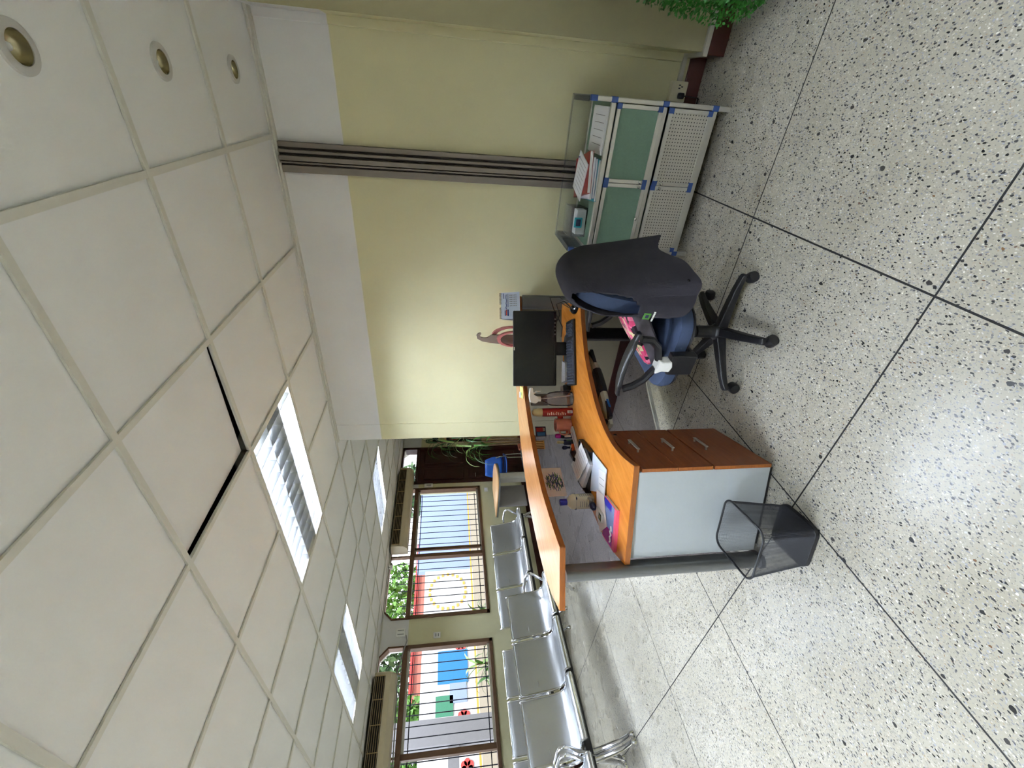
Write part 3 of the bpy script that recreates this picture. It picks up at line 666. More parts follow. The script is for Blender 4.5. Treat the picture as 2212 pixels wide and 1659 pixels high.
MB().strip(cin, cout, ZT-0.027, ZT).build('counter_top', 'counter_wood', desk, True)
edge_band(cin, ZT-0.0272, ZT-0.0012, 0.0022, 'edge_wood', 'counter_edge')
MB().strip([cin[0]+Vector((0, -.0025)), cout[0]+Vector((0, -.0025))], [cin[0], cout[0]], ZT-0.0272, ZT-0.0012).build('counter_edge', 'edge_wood', desk, True)
MB().strip([cin[-1]+Vector((.003, .002)), cout[-1]+Vector((.003, .002))], [cin[-1], cout[-1]], ZT-0.0272, ZT-0.0012).build('counter_edge', 'edge_wood', desk, True)
pv = [(p.x, p.y, z) for z in (0.09, ZT-0.027) for p in panel]
MB()._add(pv, [(i, i+1, NN+i+1, NN+i) for i in range(NN-1)]).build('clear_panel', 'tinted_panel', desk, True, smooth=True)
q = []
for i, p in enumerate(panel):
    d = (panel[min(i+1, NN-1)]-panel[max(i-1, 0)]).normalized(); q.append(p + Vector((d.y, -d.x))*0.014)
MB().strip(panel, q, 0.065, 0.085).build('bottom_rail', 'white_plastic', desk, True)
def post(p, z0, z1, ang, wdt=0.055, dep=0.10):
    M = Tr(p[0], p[1], 0) @ Rz(ang)
    pts = rrect(dep, wdt, wdt*.48, 6)
    o = MB().prism(pts, z0+0.01, z1, M).build('post', 'post_grey', desk, True, smooth=True)
    MB().prism(rrect(dep+.008, wdt+.008, wdt*.5, 6), z0, z0+0.02, M).build('post_foot', 'black_plastic', o, True)
post((-1.835, 1.085), 0, ZT-0.027, 2.1); post((-1.245, 2.815), 0, ZT-0.027, 0.4); post((-1.46, 2.74), 0, ZD-0.026, 0.7)
tray = smoothline([(-1.33, 2.33), (-1.36, 2.2), (-1.43, 2.03), (-1.47, 1.9), (-1.49, 1.78)]); tray = resample(tray, 16)
# keyboard tray under the desktop: beige rounded front with a black hand rest
kt = thing('keyboard_tray', 'beige pull-out keyboard tray with black hand rest under the desktop', 'tray', (-1.45, 2.03, 0.60))
d = Vector((0.16, 0.56)).normalized(); nrm = Vector((d.y, -d.x)); c0 = Vector((-1.415, 2.035))
def tray_ring(u, bulge, z0, z1, depth):
    p = c0 + d*u + nrm*bulge; b = p - nrm*depth; zm = (z0+z1)/2
    return [(b.x, b.y, z0+.006), (p.x-nrm.x*.012, p.y-nrm.y*.012, z0), (p.x, p.y, zm-.01), (p.x, p.y, zm+.008), (p.x-nrm.x*.016, p.y-nrm.y*.016, z1), (b.x, b.y, z1-.006)]
def tray_piece(u0, u1, nm, m, dz=0, db=0):
    R_ = []
    for i in range(13):
        u = u0+(u1-u0)*i/12; f = 1-(u/0.29)**2; R_.append(tray_ring(u, 0.055*f-0.02+db, 0.602-dz, 0.602+0.022+0.022*max(0, f)**.5+dz, 0.05+0.05*max(0, f)))
    MB().loft(R_).build(nm, m, kt, True, smooth=True)
tray_piece(-0.285, 0.285, 'rim', 'beige_plastic'); tray_piece(-0.085, 0.095, 'hand_rest', 'black_plastic', 0.003, 0.004)
M = Tr(c0.x, c0.y, 0) @ Rz(math.atan2(d.y, d.x))
MB().box(-0.26, 0.26, -0.02, 0.14, 0.612, 0.632, M).build('platform', 'black_plastic', kt, True); MB().box(-0.27, -0.25, 0.02, 0.12, 0.63, 0.686, M).box(0.25, 0.27, 0.02, 0.12, 0.63, 0.686, M).build('slide_bracket', 'black_metal', kt, True)
p = c0 + d*(-0.17) + nrm*0.018
MB().box(-0.03, 0.03, -0.003, 0.0, -0.006, 0.006, Tr(p.x+nrm.x*.006, p.y+nrm.y*.006, 0.617) @ Rz(math.atan2(d.y, d.x)+.1)).build('name_print', 'out_sky_blue', kt, True)
# ---- drawer pedestal under the near end
A_, B_, C_ = Vector((-1.349, 1.264)), Vector((-1.475, 1.704)), Vector((-1.766, 1.117))
ax = (C_-A_).normalized(); ay = (B_-A_).normalized()
ang = math.atan2(ax.y, ax.x)
ped = thing('drawer_pedestal', 'grey drawer pedestal with three brown wooden drawers', 'drawer unit', (A_.x, A_.y, 0), ang)
WD, WW = 0.468, 0.455                     # local x = depth, local -y = width along the drawer fronts
MB().box(0.018, WD, -WW, 0, 0.03, 0.682).build('body', 'pedestal_grey', ped, bevel=0.003)
MB().box(0.03, WD-.02, -WW+.02, -.02, 0.002, 0.03).build('plinth', 'black_plastic', ped)
for z0, z1, hz in ((0.03, 0.318, 0.255), (0.327, 0.498, 0.435), (0.501, 0.672, 0.615)):
    dw = MB().box(0, 0.017, -WW, 0.002, z0, z1).build('drawer', 'drawer_wood', ped, bevel=0.001)
    MB().box(0.0005, 0.0165, 0.0021, 0.0033, z0+.001, z1-.001).build('drawer_edge', 'edge_wood', dw)
    MB().box(-0.022, -0.016, -WW/2-0.06, -WW/2+0.06, hz-.008, hz+.008).box(-0.018, 0, -WW/2-0.058, -WW/2-0.048, hz-.004, hz+.004).box(-0.018, 0, -WW/2+0.048, -WW/2+0.058, hz-.004, hz+.004).build('handle', 'aluminium', dw, bevel=0.002)
MB().lathe([(0.009, 0), (0.009, 0.003), (0.002, 0.0032)], 14, Tr(-.0002, -WW+.06, 0.645) @ Matrix.Rotation(-PI/2, 4, 'Y')).build('lock', 'chrome', ped)
# ================================================================== monitor, keyboard, mouse
P0, P1 = Vector((-1.188, 2.553)), Vector((-1.612, 2.287)); mc = (P0+P1)/2; md = (P1-P0).normalized(); wm = (P1-P0).length
mang = math.atan2(-md.y, -md.x)          # local +x = towards the right end as one sits; local -y faces the chair
mon = thing('computer_monitor', 'black flat computer monitor switched off on the reception desk', 'monitor', (mc.x, mc.y, ZD), mang)
MT = Tr(0, 0, 0.098) @ Matrix.Rotation(math.radians(-4), 4, 'X')
MB().box(-wm/2, wm/2, 0, 0.028, 0, 0.29, MT).build('housing', 'black_plastic', mon, bevel=0.005)
MB().box(-wm/2+.012, wm/2-.012, -0.0015, 0.002, 0.024, 0.279, MT).build('screen', 'screen_black', mon)
MB().box(-wm/2+.004, wm/2-.004, -0.003, 0.002, 0.004, 0.02, MT).build('lower_bezel', 'black_gloss', mon, bevel=0.002)
MB().box(-0.011, 0.011, -0.0025, 0.0, 0.2805, 0.287, MT).build('badge', 'white_plastic', mon)
for k in range(5): MB().box(wm/2-.16+k*.025, wm/2-.15+k*.025, -0.0042, -0.003, 0.009, 0.013, MT).build('button', 'grey_plastic', mon)
MB().box(-0.045, 0.045, 0.028, 0.045, 0.01, 0.18).box(-0.04, 0.04, 0.03, 0.046, 0.001, 0.06).build('stand_neck', 'black_plastic', mon, bevel=0.004)
MB().prism(rrect(0.2, 0.15, 0.05), 0.001, 0.012, Tr(0, 0.055, 0)).build('stand_base', 'black_plastic', mon)
kang = math.atan2(2.424-2.164, -1.166+1.51)
kb = thing('keyboard', 'black computer keyboard in front of the monitor', 'keyboard', (-1.395, 2.355, ZD), kang)
MB()._add([(x, y, z) for x in (-.215, .215) for y, z in ((-.068, 0.001), (-.068, .016), (.068, .026), (.068, .001))], [(0, 1, 2, 3), (4, 7, 6, 5), (0, 4, 5, 1), (1, 5, 6, 2), (2, 6, 7, 3), (3, 7, 4, 0)]).build('case', 'black_plastic', kb, bevel=0.003)
m = MB()
for r_ in range(6):
    y = -.055+.0195*r_+(.006 if r_ == 5 else 0); z = .016+(y+.068)*.0735
    x = -.207
    while x < .2:
        wk = .0175
        if r_ == 0 and -.12 < x < -.02: wk = .1
        if not (.088 < x < .1 or .148 < x < .156): m._add([(xx, yy, zz) for xx, yy, zz in ((x, y-.008, z), (x+wk-.003, y-.008, z), (x+wk-.003, y+.0085, z+.001), (x, y+.0085, z+.001), (x+.002, y-.006, z+.006), (x+wk-.005, y-.006, z+.006), (x+wk-.005, y+.0065, z+.0075), (x+.002, y+.0065, z+.0075))], [(4, 5, 6, 7), (0, 1, 5, 4), (1, 2, 6, 5), (2, 3, 7, 6), (3, 0, 4, 7)])
        x += wk+.001
mat('key_grey', s(70, 76, 90), 0.5); stuff(m.build('keys', 'key_grey', kb))
ms = thing('computer_mouse', 'glossy black mouse at the right end of the desk', 'mouse', (-1.125, 2.455, ZD), kang+.2)
R_ = []
for i in range(9):
    f = i/8; yy = -.052+.104*f; wdt = .031*math.sin(PI*(0.12+.8*f))**.5; hh = .036*math.sin(PI*(.1+.82*f))**.7
    R_.append([(wdt*math.cos(a)*1.0, yy, .001+max(0, math.sin(a))*hh) for a in [PI*k/10 for k in range(11)]])
MB().loft(R_, True, True).build('shell', 'black_gloss', ms, smooth=True); MB().lathe([(.006, -.003), (.006, .003)], 12, Tr(0, .03, .028) @ Matrix.Rotation(PI/2, 4, 'Y')).build('wheel', 'grey_plastic', ms)
cb = thing('desk_cables', 'black looping cables behind the mouse and monitor', 'cable', (-1.2, 2.6, ZD))
MB().tube([(-1.11, 2.40, .745), (-1.09, 2.55, .80), (-1.14, 2.66, .84), (-1.23, 2.66, .80), (-1.33, 2.60, .74), (-1.42, 2.62, .73)], .0035, 6).build('cable_run', 'black_plastic', cb, True, smooth=True)
MB().tube([(-1.08, 2.38, .735), (-1.10, 2.53, .765), (-1.17, 2.62, .80), (-1.26, 2.64, .76), (-1.40, 2.52, .86)], .004, 6).build('cable_run', 'black_plastic', cb, True, smooth=True)
MB().tube([(-1.09, 2.44, .735), (-1.085, 2.5, .79), (-1.12, 2.54, .80), (-1.13, 2.47, .745)], .0025, 6).build('mouse_lead', 'black_plastic', cb, True, smooth=True)

# ================================================================== things on the desk and counter
Z = ZD+0.0005
def at(x, y, z=Z): return (x, y, z)
t = thing('spray_bottle', 'clear plastic spray bottle with white trigger beside the monitor', 'bottle', at(-1.665, 2.215), 0.6)
MB().lathe([(.02, .001), (.046, .002), (.05, .02), (.05, .11), (.045, .15), (.022, .185), (.015, .2), (.015, .215)], 24).build('bottle', 'bottle_clear', t, smooth=True)
MB().lathe([(.017, .213), (.017, .232)], 16).build('collar', 'white_plastic', t)
MB()._add([(x, y, z) for y in (-.012, .012) for x, z in ((-.02, .232), (-.03, .25), (-.02, .285), (.02, .292), (.075, .284), (.075, .268), (.03, .26), (.015, .232))], [tuple(range(8)), tuple(range(15, 7, -1))] + [(i, (i+1) % 8, 8+(i+1) % 8, 8+i) for i in range(8)]).build('trigger_head', 'white_plastic', t, bevel=0.003)
MB().tube([(.035, 0, .262), (.05, 0, .24), (.05, 0, .215)], [.006, .006, .004], 6).build('trigger', 'white_plastic', t); MB().tube([(0, 0, .22), (.01, 0, .1), (.02, 0, .01)], .003, 6).build('dip_tube', 'white_plastic', t)
t = thing('aerosol_can', 'tall red aerosol can with gold dome cap', 'spray can', at(-1.735, 2.16))
MB().lathe([(.027, .001), (.028, .004), (.028, .2), (.026, .207)], 24).build('can', 'red_can', t, smooth=True)
MB().lathe([(.027, .206), (.027, .235), (.022, .258), (.012, .27), (.001, .274)], 24).build('cap', 'gold_cap', t, smooth=True)
ca = math.atan2(-2.16, 1.735)
def decal(parent, rad, a0, a1, z0, z1, m, nm='print', n=6):
    vs = [(rad*math.cos(a0+(a1-a0)*i/n), rad*math.sin(a0+(a1-a0)*i/n), z) for z in (z0, z1) for i in range(n+1)]
    MB()._add(vs, [(i, i+1, n+2+i, n+1+i) for i in range(n)]).build(nm, m, parent)
decal(t, .0284, ca-.3, ca+.35, .006, .04, 'paper', 'barcode_panel')
for k in range(4): decal(t, .0287, ca-.2+.12*k, ca-.14+.12*k, .012, .034, 'black_plastic', 'barcode_line', 1)
for k in range(11): decal(t, .0284, ca-.75, ca-.2+(k % 3)*.12, .05+.012*k, .055+.012*k, 'paper_warm', 'print_line')
t = thing('glue_bottle', 'small red and white bottle behind the red aerosol can', 'bottle', at(-1.79, 2.175)); MB().lathe([(.017, .001), (.018, .05), (.012, .055), (.012, .06)], 16).build('body', 'paper_warm', t, smooth=True); MB().lathe([(.013, .055), (.013, .085), (.004, .09)], 16).build('cap', 'red_bright', t, smooth=True)
t = thing('coffee_mug', 'dusty pink coffee mug with its handle towards the papers', 'mug', at(-1.825, 2.135))
MB().lathe([(.03, .001), (.04, .004), (.043, .02), (.044, .108), (.041, .108), (.039, .02), (.002, .012)], 28).build('cup', 'mug_pink', t, smooth=True)
MB().tube([(.04*math.cos(-2.0), .04*math.sin(-2.0), .088), (.066*math.cos(-2.0), .066*math.sin(-2.0), .082), (.074*math.cos(-2.0), .074*math.sin(-2.0), .055), (.062*math.cos(-2.0), .062*math.sin(-2.0), .028), (.04*math.cos(-2.0), .04*math.sin(-2.0), .022)], .006, 8).build('handle', 'mug_pink', t, smooth=True)
t = thing('sharpener_box', 'little red plastic box between mug and purple capped bottle', 'box', at(-1.865, 2.095)); MB().box(-.012, .012, -.015, .015, .001, .03).build('body', 'red_bright', t, bevel=0.003); MB().box(-.009, .009, -.012, .012, .03, .036).build('lid', 'orange', t, bevel=0.002)
t = thing('lotion_bottle', 'small dark bottle with shiny purple cap', 'bottle', at(-1.875, 2.08)); MB().lathe([(.017, .001), (.018, .004), (.018, .075), (.013, .08)], 18).build('body', 'navy', t, smooth=True); MB().lathe([(.016, .08), (.0165, .1), (.012, .112), (.002, .117)], 18).build('cap', 'magenta', t, smooth=True); decal(t, .0183, -1.4, -.4, .012, .055, 'paper_warm', 'label_print')
t = thing('perfume_bottle', 'small dark perfume bottle with gold spray top', 'bottle', at(-1.9, 2.045)); MB().box(-.016, .016, -.011, .011, .001, .062).build('body', 'navy', t, bevel=0.004); MB().lathe([(.009, .062), (.009, .08), (.011, .083), (.011, .1), (.006, .106)], 14).build('spray_top', 'gold_cap', t, smooth=True); MB().box(.0161, .0165, -.008, .008, .012, .045).build('label_print', 'frosted_green', t)
t = thing('note_pad', 'narrow white note pad lying along the desk', 'note pad', at(-1.835, 1.995), 1.45); MB().prism(rrect(.2, .052, .008), .001, .012).build('pages', 'paper', t); MB().prism(rrect(.202, .054, .008), 0.0, .002).build('backing', 'navy', t); MB().box(-.07, .07, -.002, .002, .012, .0124).build('print_line', 'ink_grey', t)
t = thing('rubber_stamp', 'black and cream rubber stamp standing at the panel', 'stamp', at(-1.935, 2.03)); MB().box(-.02, .02, -.014, .014, .001, .016).build('base', 'cream_bottle', t, bevel=0.003); MB().lathe([(.008, .016), (.006, .03), (.013, .045), (.014, .06), (.006, .07)], 14).build('knob', 'navy', t, smooth=True)
t = thing('box_cutter', 'orange and black box cutter leaning by the stapler', 'cutter', at(-1.90, 1.985), .8); MB().box(-.045, .03, -.009, .009, .004, .022).build('grip', 'orange', t, bevel=0.006); MB().box(.03, .055, -.008, .008, .005, .02).build('nose', 'black_plastic', t, bevel=0.003); MB().box(-.01, .004, -.004, .004, .022, .026).build('slider', 'black_plastic', t)
t = thing('eraser', 'cream eraser with purple sleeve beside the stapler', 'eraser', at(-1.93, 1.905), .9); MB().box(-.028, .0, -.012, .012, .001, .018).build('rubber', 'cream_bottle', t, bevel=0.004); MB().box(0.0, .026, -.0125, .0125, .001, .0185).build('sleeve', 'magenta', t, bevel=0.002)
t = thing('stapler', 'long black stapler lying between note pad and papers', 'stapler', at(-1.885, 1.895), 2.0)
MB().box(-.085, .085, -.015, .015, .001, .012).build('base', 'black_plastic', t, bevel=0.003); MB()._add([(x, y, z) for y in (-.013, .013) for x, z in ((-.08, .018), (.075, .022), (.08, .034), (.04, .046), (-.05, .05), (-.082, .036))], [tuple(range(6)), tuple(range(11, 5, -1))] + [(i, (i+1) % 6, 6+(i+1) % 6, 6+i) for i in range(6)]).build('arm', 'black_plastic', t, bevel=0.005); MB().box(.065, .085, -.0135, .0135, .012, .03).build('head', 'chrome', t)
def sheet(name, label, P, z, m='paper', lines=0, group=None, thick=.0012, tilt=0.0):
    c = sum((Vector(q) for q in P), Vector((0, 0)))/len(P); t = thing(name, label, 'paper', (c.x, c.y, z), group=group)
    L = [(q[0]-c.x, q[1]-c.y) for q in P]; h = [tilt*(i in (2, 3)) for i in range(len(P))]
    n = len(L); vs = [(x, y, h[i]) for i, (x, y) in enumerate(L)] + [(x, y, h[i]+thick) for i, (x, y) in enumerate(L)]
    MB()._add(vs, [tuple(range(n))[::-1], tuple(range(n, 2*n))] + [(i, (i+1) % n, n+(i+1) % n, n+i) for i in range(n)]).build('sheet', m, t)
    if lines:
        a, b, d_ = Vector(L[0]), Vector(L[1]), Vector(L[3])
        for k in range(lines):
            f = (k+1.2)/(lines+1.5); p = a.lerp(d_, f); e = p + (b-a)*.8; p = p + (b-a)*.12; w2 = (d_-a).normalized()*.0012; zz = thick+.0003+tilt*f
            MB().quad([(p.x-w2.x, p.y-w2.y, zz), (e.x-w2.x, e.y-w2.y, zz), (e.x+w2.x, e.y+w2.y, zz), (p.x+w2.x, p.y+w2.y, zz)]).build('print_line', 'ink_grey', t)
    return t
t = thing('letter_tray', 'black flat letter tray under the printed papers', 'letter tray', at(-1.81, 1.735), -1.2)
MB().box(-.1, .1, -.13, .13, 0.001, .006).build('floor', 'black_plastic', t); MB().box(-.1, .1, -.133, -.128, .001, .03).box(-.1, .1, .128, .133, .001, .03).box(-.103, -.098, -.133, .133, .001, .03).build('rim', 'black_plastic', t)
sheet('paper_sheet', 'printed white sheet lying over the black letter tray', [(-1.70, 1.825), (-1.695, 1.665), (-1.925, 1.72), (-1.935, 1.875)], Z+.032, lines=7, group='papers on the desk', tilt=.012)
sheet('paper_pile', 'white papers under the top sheet by the stapler', [(-1.72, 1.80), (-1.71, 1.645), (-1.945, 1.67), (-1.95, 1.83)], Z+.008, group='papers on the desk', thick=.02)
sheet('paper_envelope', 'blank white envelope nearest the front of the desk', [(-1.652, 1.69), (-1.578, 1.485), (-1.70, 1.437), (-1.872, 1.60)], Z+.004, 'paper_blue', lines=0, group='papers on the desk', thick=.004)
sheet('paper_slip', 'white folded slip on top of the envelope', [(-1.655, 1.565), (-1.60, 1.475), (-1.72, 1.42), (-1.76, 1.50)], Z+.0095, 'paper', lines=2, group='papers on the desk')
sheet('torn_paper', 'torn white paper between the bottle and the pink book', [(-1.755, 1.51), (-1.70, 1.415), (-1.80, 1.30), (-1.905, 1.345), (-1.88, 1.43)], Z+.018, 'paper_warm', group='papers on the desk')
t = thing('alcohol_bottle', 'cream plastic bottle with blue cap standing against the panel', 'bottle', at(-1.905, 1.555), .35)
MB().loft([[(x*k, y*k, z) for x, y in rrect(.078, .058, .016)] for k, z in ((.9, .001), (1, .006), (1, .118), (.86, .135), (.42, .15), (.36, .156))]).build('body', 'cream_bottle', t, smooth=True)
MB().lathe([(.018, .154), (.0185, .19), (.016, .195)], 20).build('cap', 'blue_cap', t, smooth=True)
MB().box(-.0392, .0392, -.0292, .0292, .1, .109).build('label_band', 'navy', t, bevel=0.012)
for k in range(6): MB().box(-.02, .016, -.0297, -.0293, .02+.012*k, .0225+.012*k).box(.0393, .0396, -.016, .014, .02+.012*k, .0225+.012*k).build('print_line', 'ink_grey', t)
t = thing('desk_stamp', 'self inking stamp, grey block with black handle', 'stamp', at(-1.862, 1.50), -1.2); MB().box(-.05, -.004, -.017, .017, .02, .042).build('block', 'panel_grey', t, bevel=0.005); MB().box(-.045, -.01, -.012, .012, .042, .046).build('label_plate', 'cream_bottle', t)
MB().ball((.028, 0, .032), .024, 14, None, (1.3, .9, .75)).build('handle', 'navy', t, smooth=True)
t = thing('photo_card', 'white card with small dark picture on the torn paper', 'card', at(-1.815, 1.385, Z+.021), -1.2); MB().prism(rrect(.085, .05, .006), 0, .012).build('case', 'white_plastic', t); MB().box(.0, .036, -.018, .018, .012, .0128).build('picture', 'leaf_dark', t); MB().box(.01, .026, -.008, .008, .0128, .0134).build('picture_face', 'cardboard', t)
bk = [(-1.635, 1.262), (-1.69, 1.412), (-1.895, 1.325), (-1.84, 1.178)]
c = Vector((sum(q[0] for q in bk)/4, sum(q[1] for q in bk)/4)); t = thing('pink_book', 'pink workbook with blue and purple cover on the desk corner', 'book', (c.x, c.y, Z), math.atan2(bk[2][1]-bk[1][1], bk[2][0]-bk[1][0]))
MB().box(-.111, .111, -.079, .079, .001, .014).build('pages', 'paper', t); MB().box(-.1125, .1125, -.08, .08, .0135, .0155).box(-.1125, .1125, .079, .081, .0, .0155).build('cover', 'pink', t)
MB().box(-.108, .03, -.077, .055, .0156, .0160).build('cover_picture', 'out_blue_wall', t); MB().box(-.108, -.07, -.077, .02, .0161, .0164).build('cover_purple', 'blue_cap', t); MB().box(.03, .108, -.077, .05, .0156, .0160).build('cover_magenta', 'magenta', t)
MB().tube([(.0, .03, .017), (.02, .038, .017), (.03, .022, .017), (.045, .038, .017), (.06, .024, .017), (.075, .036, .017), (.09, .026, .017)], .005, 6).build('cover_lettering', 'white_plastic', t, smooth=True)
# ---- papers fixed to the clear panel
def on_panel(y):
    k = min(range(NN), key=lambda i: abs(panel[i].y-y)); p = panel[k]; d_ = (panel[min(k+1, NN-1)]-panel[max(k-1, 0)]).normalized(); return p + Vector((d_.y, -d_.x))*.004, math.atan2(d_.y, d_.x)
def panel_card(name, label, y, z, w_, h_, m, cat='picture'):
    p, a = on_panel(y); t = thing(name, label, cat, (p.x, p.y, z), a); MB().box(-w_/2, w_/2, -.0008, 0.0004, -h_/2, h_/2).build('sheet', m, t); return t
t = panel_card('child_drawing', 'child drawing of a blue and green globe taped to the panel', 1.755, .895, .215, .145, 'paper_warm', 'drawing')
rd = random.Random(5)
for i in range(110):
    a = rd.uniform(0, 2*PI); r_ = .054*math.sqrt(rd.random()); x, z = r_*math.cos(a)*1.1, r_*math.sin(a)-.012; l = rd.uniform(.008, .02); an = rd.uniform(-.5, .5)
    mm = 'ink_blue' if rd.random() < .6 else 'leaf_green'
    MB().quad([(x-l*math.cos(an), -.0012, z-l*math.sin(an)-.002), (x+l*math.cos(an), -.0012, z+l*math.sin(an)-.002), (x+l*math.cos(an), -.0012, z+l*math.sin(an)+.002), (x-l*math.cos(an), -.0012, z-l*math.sin(an)+.002)]).build('crayon_stroke', mm, t)
MB().box(.0, .006, -.0014, -.0009, .058, .064).build('crayon_dot', 'red_can', t)
t = panel_card('panel_picture', 'small dark blue picture card on the panel above the mug', 2.135, .915, .07, .072, 'navy'); MB().box(-.03, -.005, -.0012, -.0008, -.028, .026).build('print_block', 'out_sky_blue', t); MB().box(.0, .028, -.0012, -.0008, -.02, .03).build('print_block', 'red_can', t); MB().box(.002, .026, -.0013, -.0012, -.03, -.015).build('print_block', 'panel_grey', t)
t = panel_card('panel_photo', 'small brown patterned picture on the panel beside the blue one', 2.04, .935, .06, .072, 'cardboard')
for k in range(5): MB().box(-.028+.012*k, -.022+.012*k, -.0012, -.0008, -.03, .03-.01*(k % 2)).build('print_block', 'stem_brown', t)
panel_card('panel_note', 'grey square note on the panel behind the spray bottle', 2.335, .905, .09, .12, 'panel_grey', 'note'); panel_card('panel_receipt', 'brown striped slip on the panel above the red can', 2.245, .92, .05, .065, 'cardboard', 'note')
# ---- on the raised counter
t = thing('sticky_note', 'pale yellow sticky note on the counter edge by the monitor', 'note', (-1.715, 2.36, ZT+.001), .55); MB().box(-.04, .04, -.06, .06, 0, .002).build('sheet', 'yellow_note', t); MB().box(-.02, .0, -.015, .02, .002, .0024).build('print_block', 'leaf_pale', t); MB().box(-.04, .0, .03, .07, .002, .004).build('blue_slip', 'paper_blue', t)
t = thing('desk_calendar', 'white spiral tent calendar standing on the counter', 'calendar', (-1.262, 2.775, ZT+.001), math.atan2(.25, .30))
tl = math.radians(16)
for nm, sg in (('front_card', -1), ('back_card', 1)):
    MB().box(-.095, .095, -.001, .001, 0, .133, Tr(0, sg*.04, 0) @ Matrix.Rotation(sg*tl, 4, 'X')).build(nm, 'paper_blue', t)
MF = Tr(0, -.0415, 0) @ Matrix.Rotation(-tl, 4, 'X')
for k in range(18):
    if k in (8, 9): continue
    MB().tube([(-.088+.0104*k, .008*math.cos(a), .004+.009*math.sin(a)) for a in [2*PI*j/8 for j in range(9)]], .0012, 5, Tr(0, 0, .126)).build('spiral_ring', 'black_plastic', t)
MB().tube([(-.025, -.0012, .096), (-.012, -.0012, .1), (0, -.0012, .094), (.015, -.0012, .099), (.035, -.0012, .095), (.06, -.0012, .1), (.08, -.0012, .096)], .0022, 5, MF).build('month_lettering', 'ink_blue', t)
MB().box(-.01, .085, -.0014, -.0008, .082, .085, MF).box(.05, .088, -.0014, -.0008, .11, .115, MF).build('print_line', 'ink_blue', t)
for r_ in range(5):
    for c_ in range(6): MB().box(-.005+.015*c_, .001+.015*c_, -.0014, -.0008, .024+.0105*r_, .029+.0105*r_, MF).build('date_print', 'ink_grey', t)
MB().box(-.07, -.03, -.0014, -.0008, .092, .098, MF).build('print_block', 'red_bright', t); MB().box(-.075, -.028, -.0014, -.0008, .08, .088, MF).box(-.072, -.034, -.0014, -.0008, .102, .108, MF).build('print_block', 'ink_blue', t)
t = thing('hook_bag', 'translucent pink basket with tall taupe hook on the counter', 'basket', (-1.47, 2.70, ZT+.001), math.atan2(-.11, .2)+.6)
for nm, rx, m_, y_ in (('rear_band', .075, 'pink_plastic', .03), ('front_band', .06, 'pink_plastic', -.03)):
    R_ = []
    for i in range(13):
        a = PI*i/12; R_.append([(rx*math.cos(a)*q_, y_+e_, (.20 if rx > .07 else .165)*math.sin(a)**.8*q_*.95) for q_, e_ in ((1, -.012), (1, .012), (.84, .012), (.84, -.012))])
    MB().loft(R_).build(nm, m_, t, smooth=True)
MB().box(-.075, .075, -.045, .045, 0, .02).build('base', 'pink_plastic', t, bevel=.008)
hk = [(-.05, .0), (-.05, .13), (-.042, .2), (-.03, .26), (-.01, .295), (.016, .3), (.03, .29), (.034, .272), (.026, .266), (.016, .276), (.002, .27), (-.004, .25), (-.002, .225), (.012, .205), (.02, .19), (.02, .0)]
hp = [(x, 0, z) for x, z in hk]; n_ = len(hp)
MB()._add([(x, -.006, z) for x, _, z in hp] + [(x, .006, z) for x, _, z in hp], [tuple(range(n_)), tuple(range(2*n_-1, n_-1, -1))] + [(i, (i+1) % n_, n_+(i+1) % n_, n_+i) for i in range(n_)]).build('hook', 'hook_taupe', t)
# ---- odds behind the keyboard
sheet('paper_scrap', 'crumpled white papers behind the keyboard under the monitor', [(-1.50, 2.40), (-1.60, 2.33), (-1.665, 2.40), (-1.53, 2.47)], Z+.001, 'paper', thick=.03)
t = thing('tape_dispenser', 'black tape dispenser at the left end of the keyboard', 'tape dispenser', at(-1.655, 2.30), 2.6); MB()._add([(x, y, z) for y in (-.02, .02) for x, z in ((-.05, .001), (.05, .001), (.055, .03), (.03, .02), (.0, .045), (-.04, .05), (-.055, .03))], [tuple(range(7)), tuple(range(13, 6, -1))] + [(i, (i+1) % 7, 7+(i+1) % 7, 7+i) for i in range(7)]).build('body', 'black_plastic', t, bevel=.004); MB().lathe([(.016, -.018), (.022, -.018), (.022, .018), (.016, .018)], 16, Tr(-.012, 0, .042) @ Matrix.Rotation(PI/2, 4, 'X')).build('roll', 'hook_taupe', t)

# ================================================================== office chair
CH = Vector((-0.976, 1.872)); ca = PI-0.09
ch = thing('office_chair', 'blue grey swivel office chair with black arms and five castor base', 'chair', (CH.x, CH.y, 0), ca)
for k in range(5):
    a = math.radians(1.3+72*k)-ca; M = Rz(a)
    lg = MB().loft([[(x, y*w_, z+h_) for y, z in ((-1, 0), (1, 0), (.8, 1*1), (-.8, 1))] for x, w_, z, h_ in ()] or [[(x, -w_, z0), (x, w_, z0), (x, w_*.75, z1), (x, -w_*.75, z1)] for x, w_, z0, z1 in ((.03, .028, .075, .125), (.12, .026, .078, .118), (.24, .022, .075, .105), (.30, .02, .068, .092), (.315, .018, .066, .085))], M=M).build('base_leg', 'black_plastic', ch, bevel=.005)
    c = M @ Vector((.30, 0, 0)); sw = math.radians(40+50*k)
    ct = MB().lathe([(.018, -.022), (.026, -.02), (.028, -.008), (.028, .008), (.026, .02), (.018, .022)], 18, Tr(c.x, c.y, .0285) @ Rz(sw) @ Matrix.Rotation(PI/2, 4, 'X')).build('castor', 'black_plastic', ch, smooth=True)
    MB().tube([(c.x, c.y, .05), (c.x, c.y, .082)], .009, 8).build('castor_stem', 'black_metal', ct)
MB().lathe([(.04, .07), (.045, .08), (.045, .12), (.036, .135), (.032, .14), (.032, .235), (.026, .24), (.026, .3), (.02, .305), (.02, .40)], 22).build('gas_column', 'black_plastic', ch, smooth=True)
MB().box(-.1, .12, -.1, .1, .375, .405).build('seat_plate', 'black_metal', ch, bevel=.01)
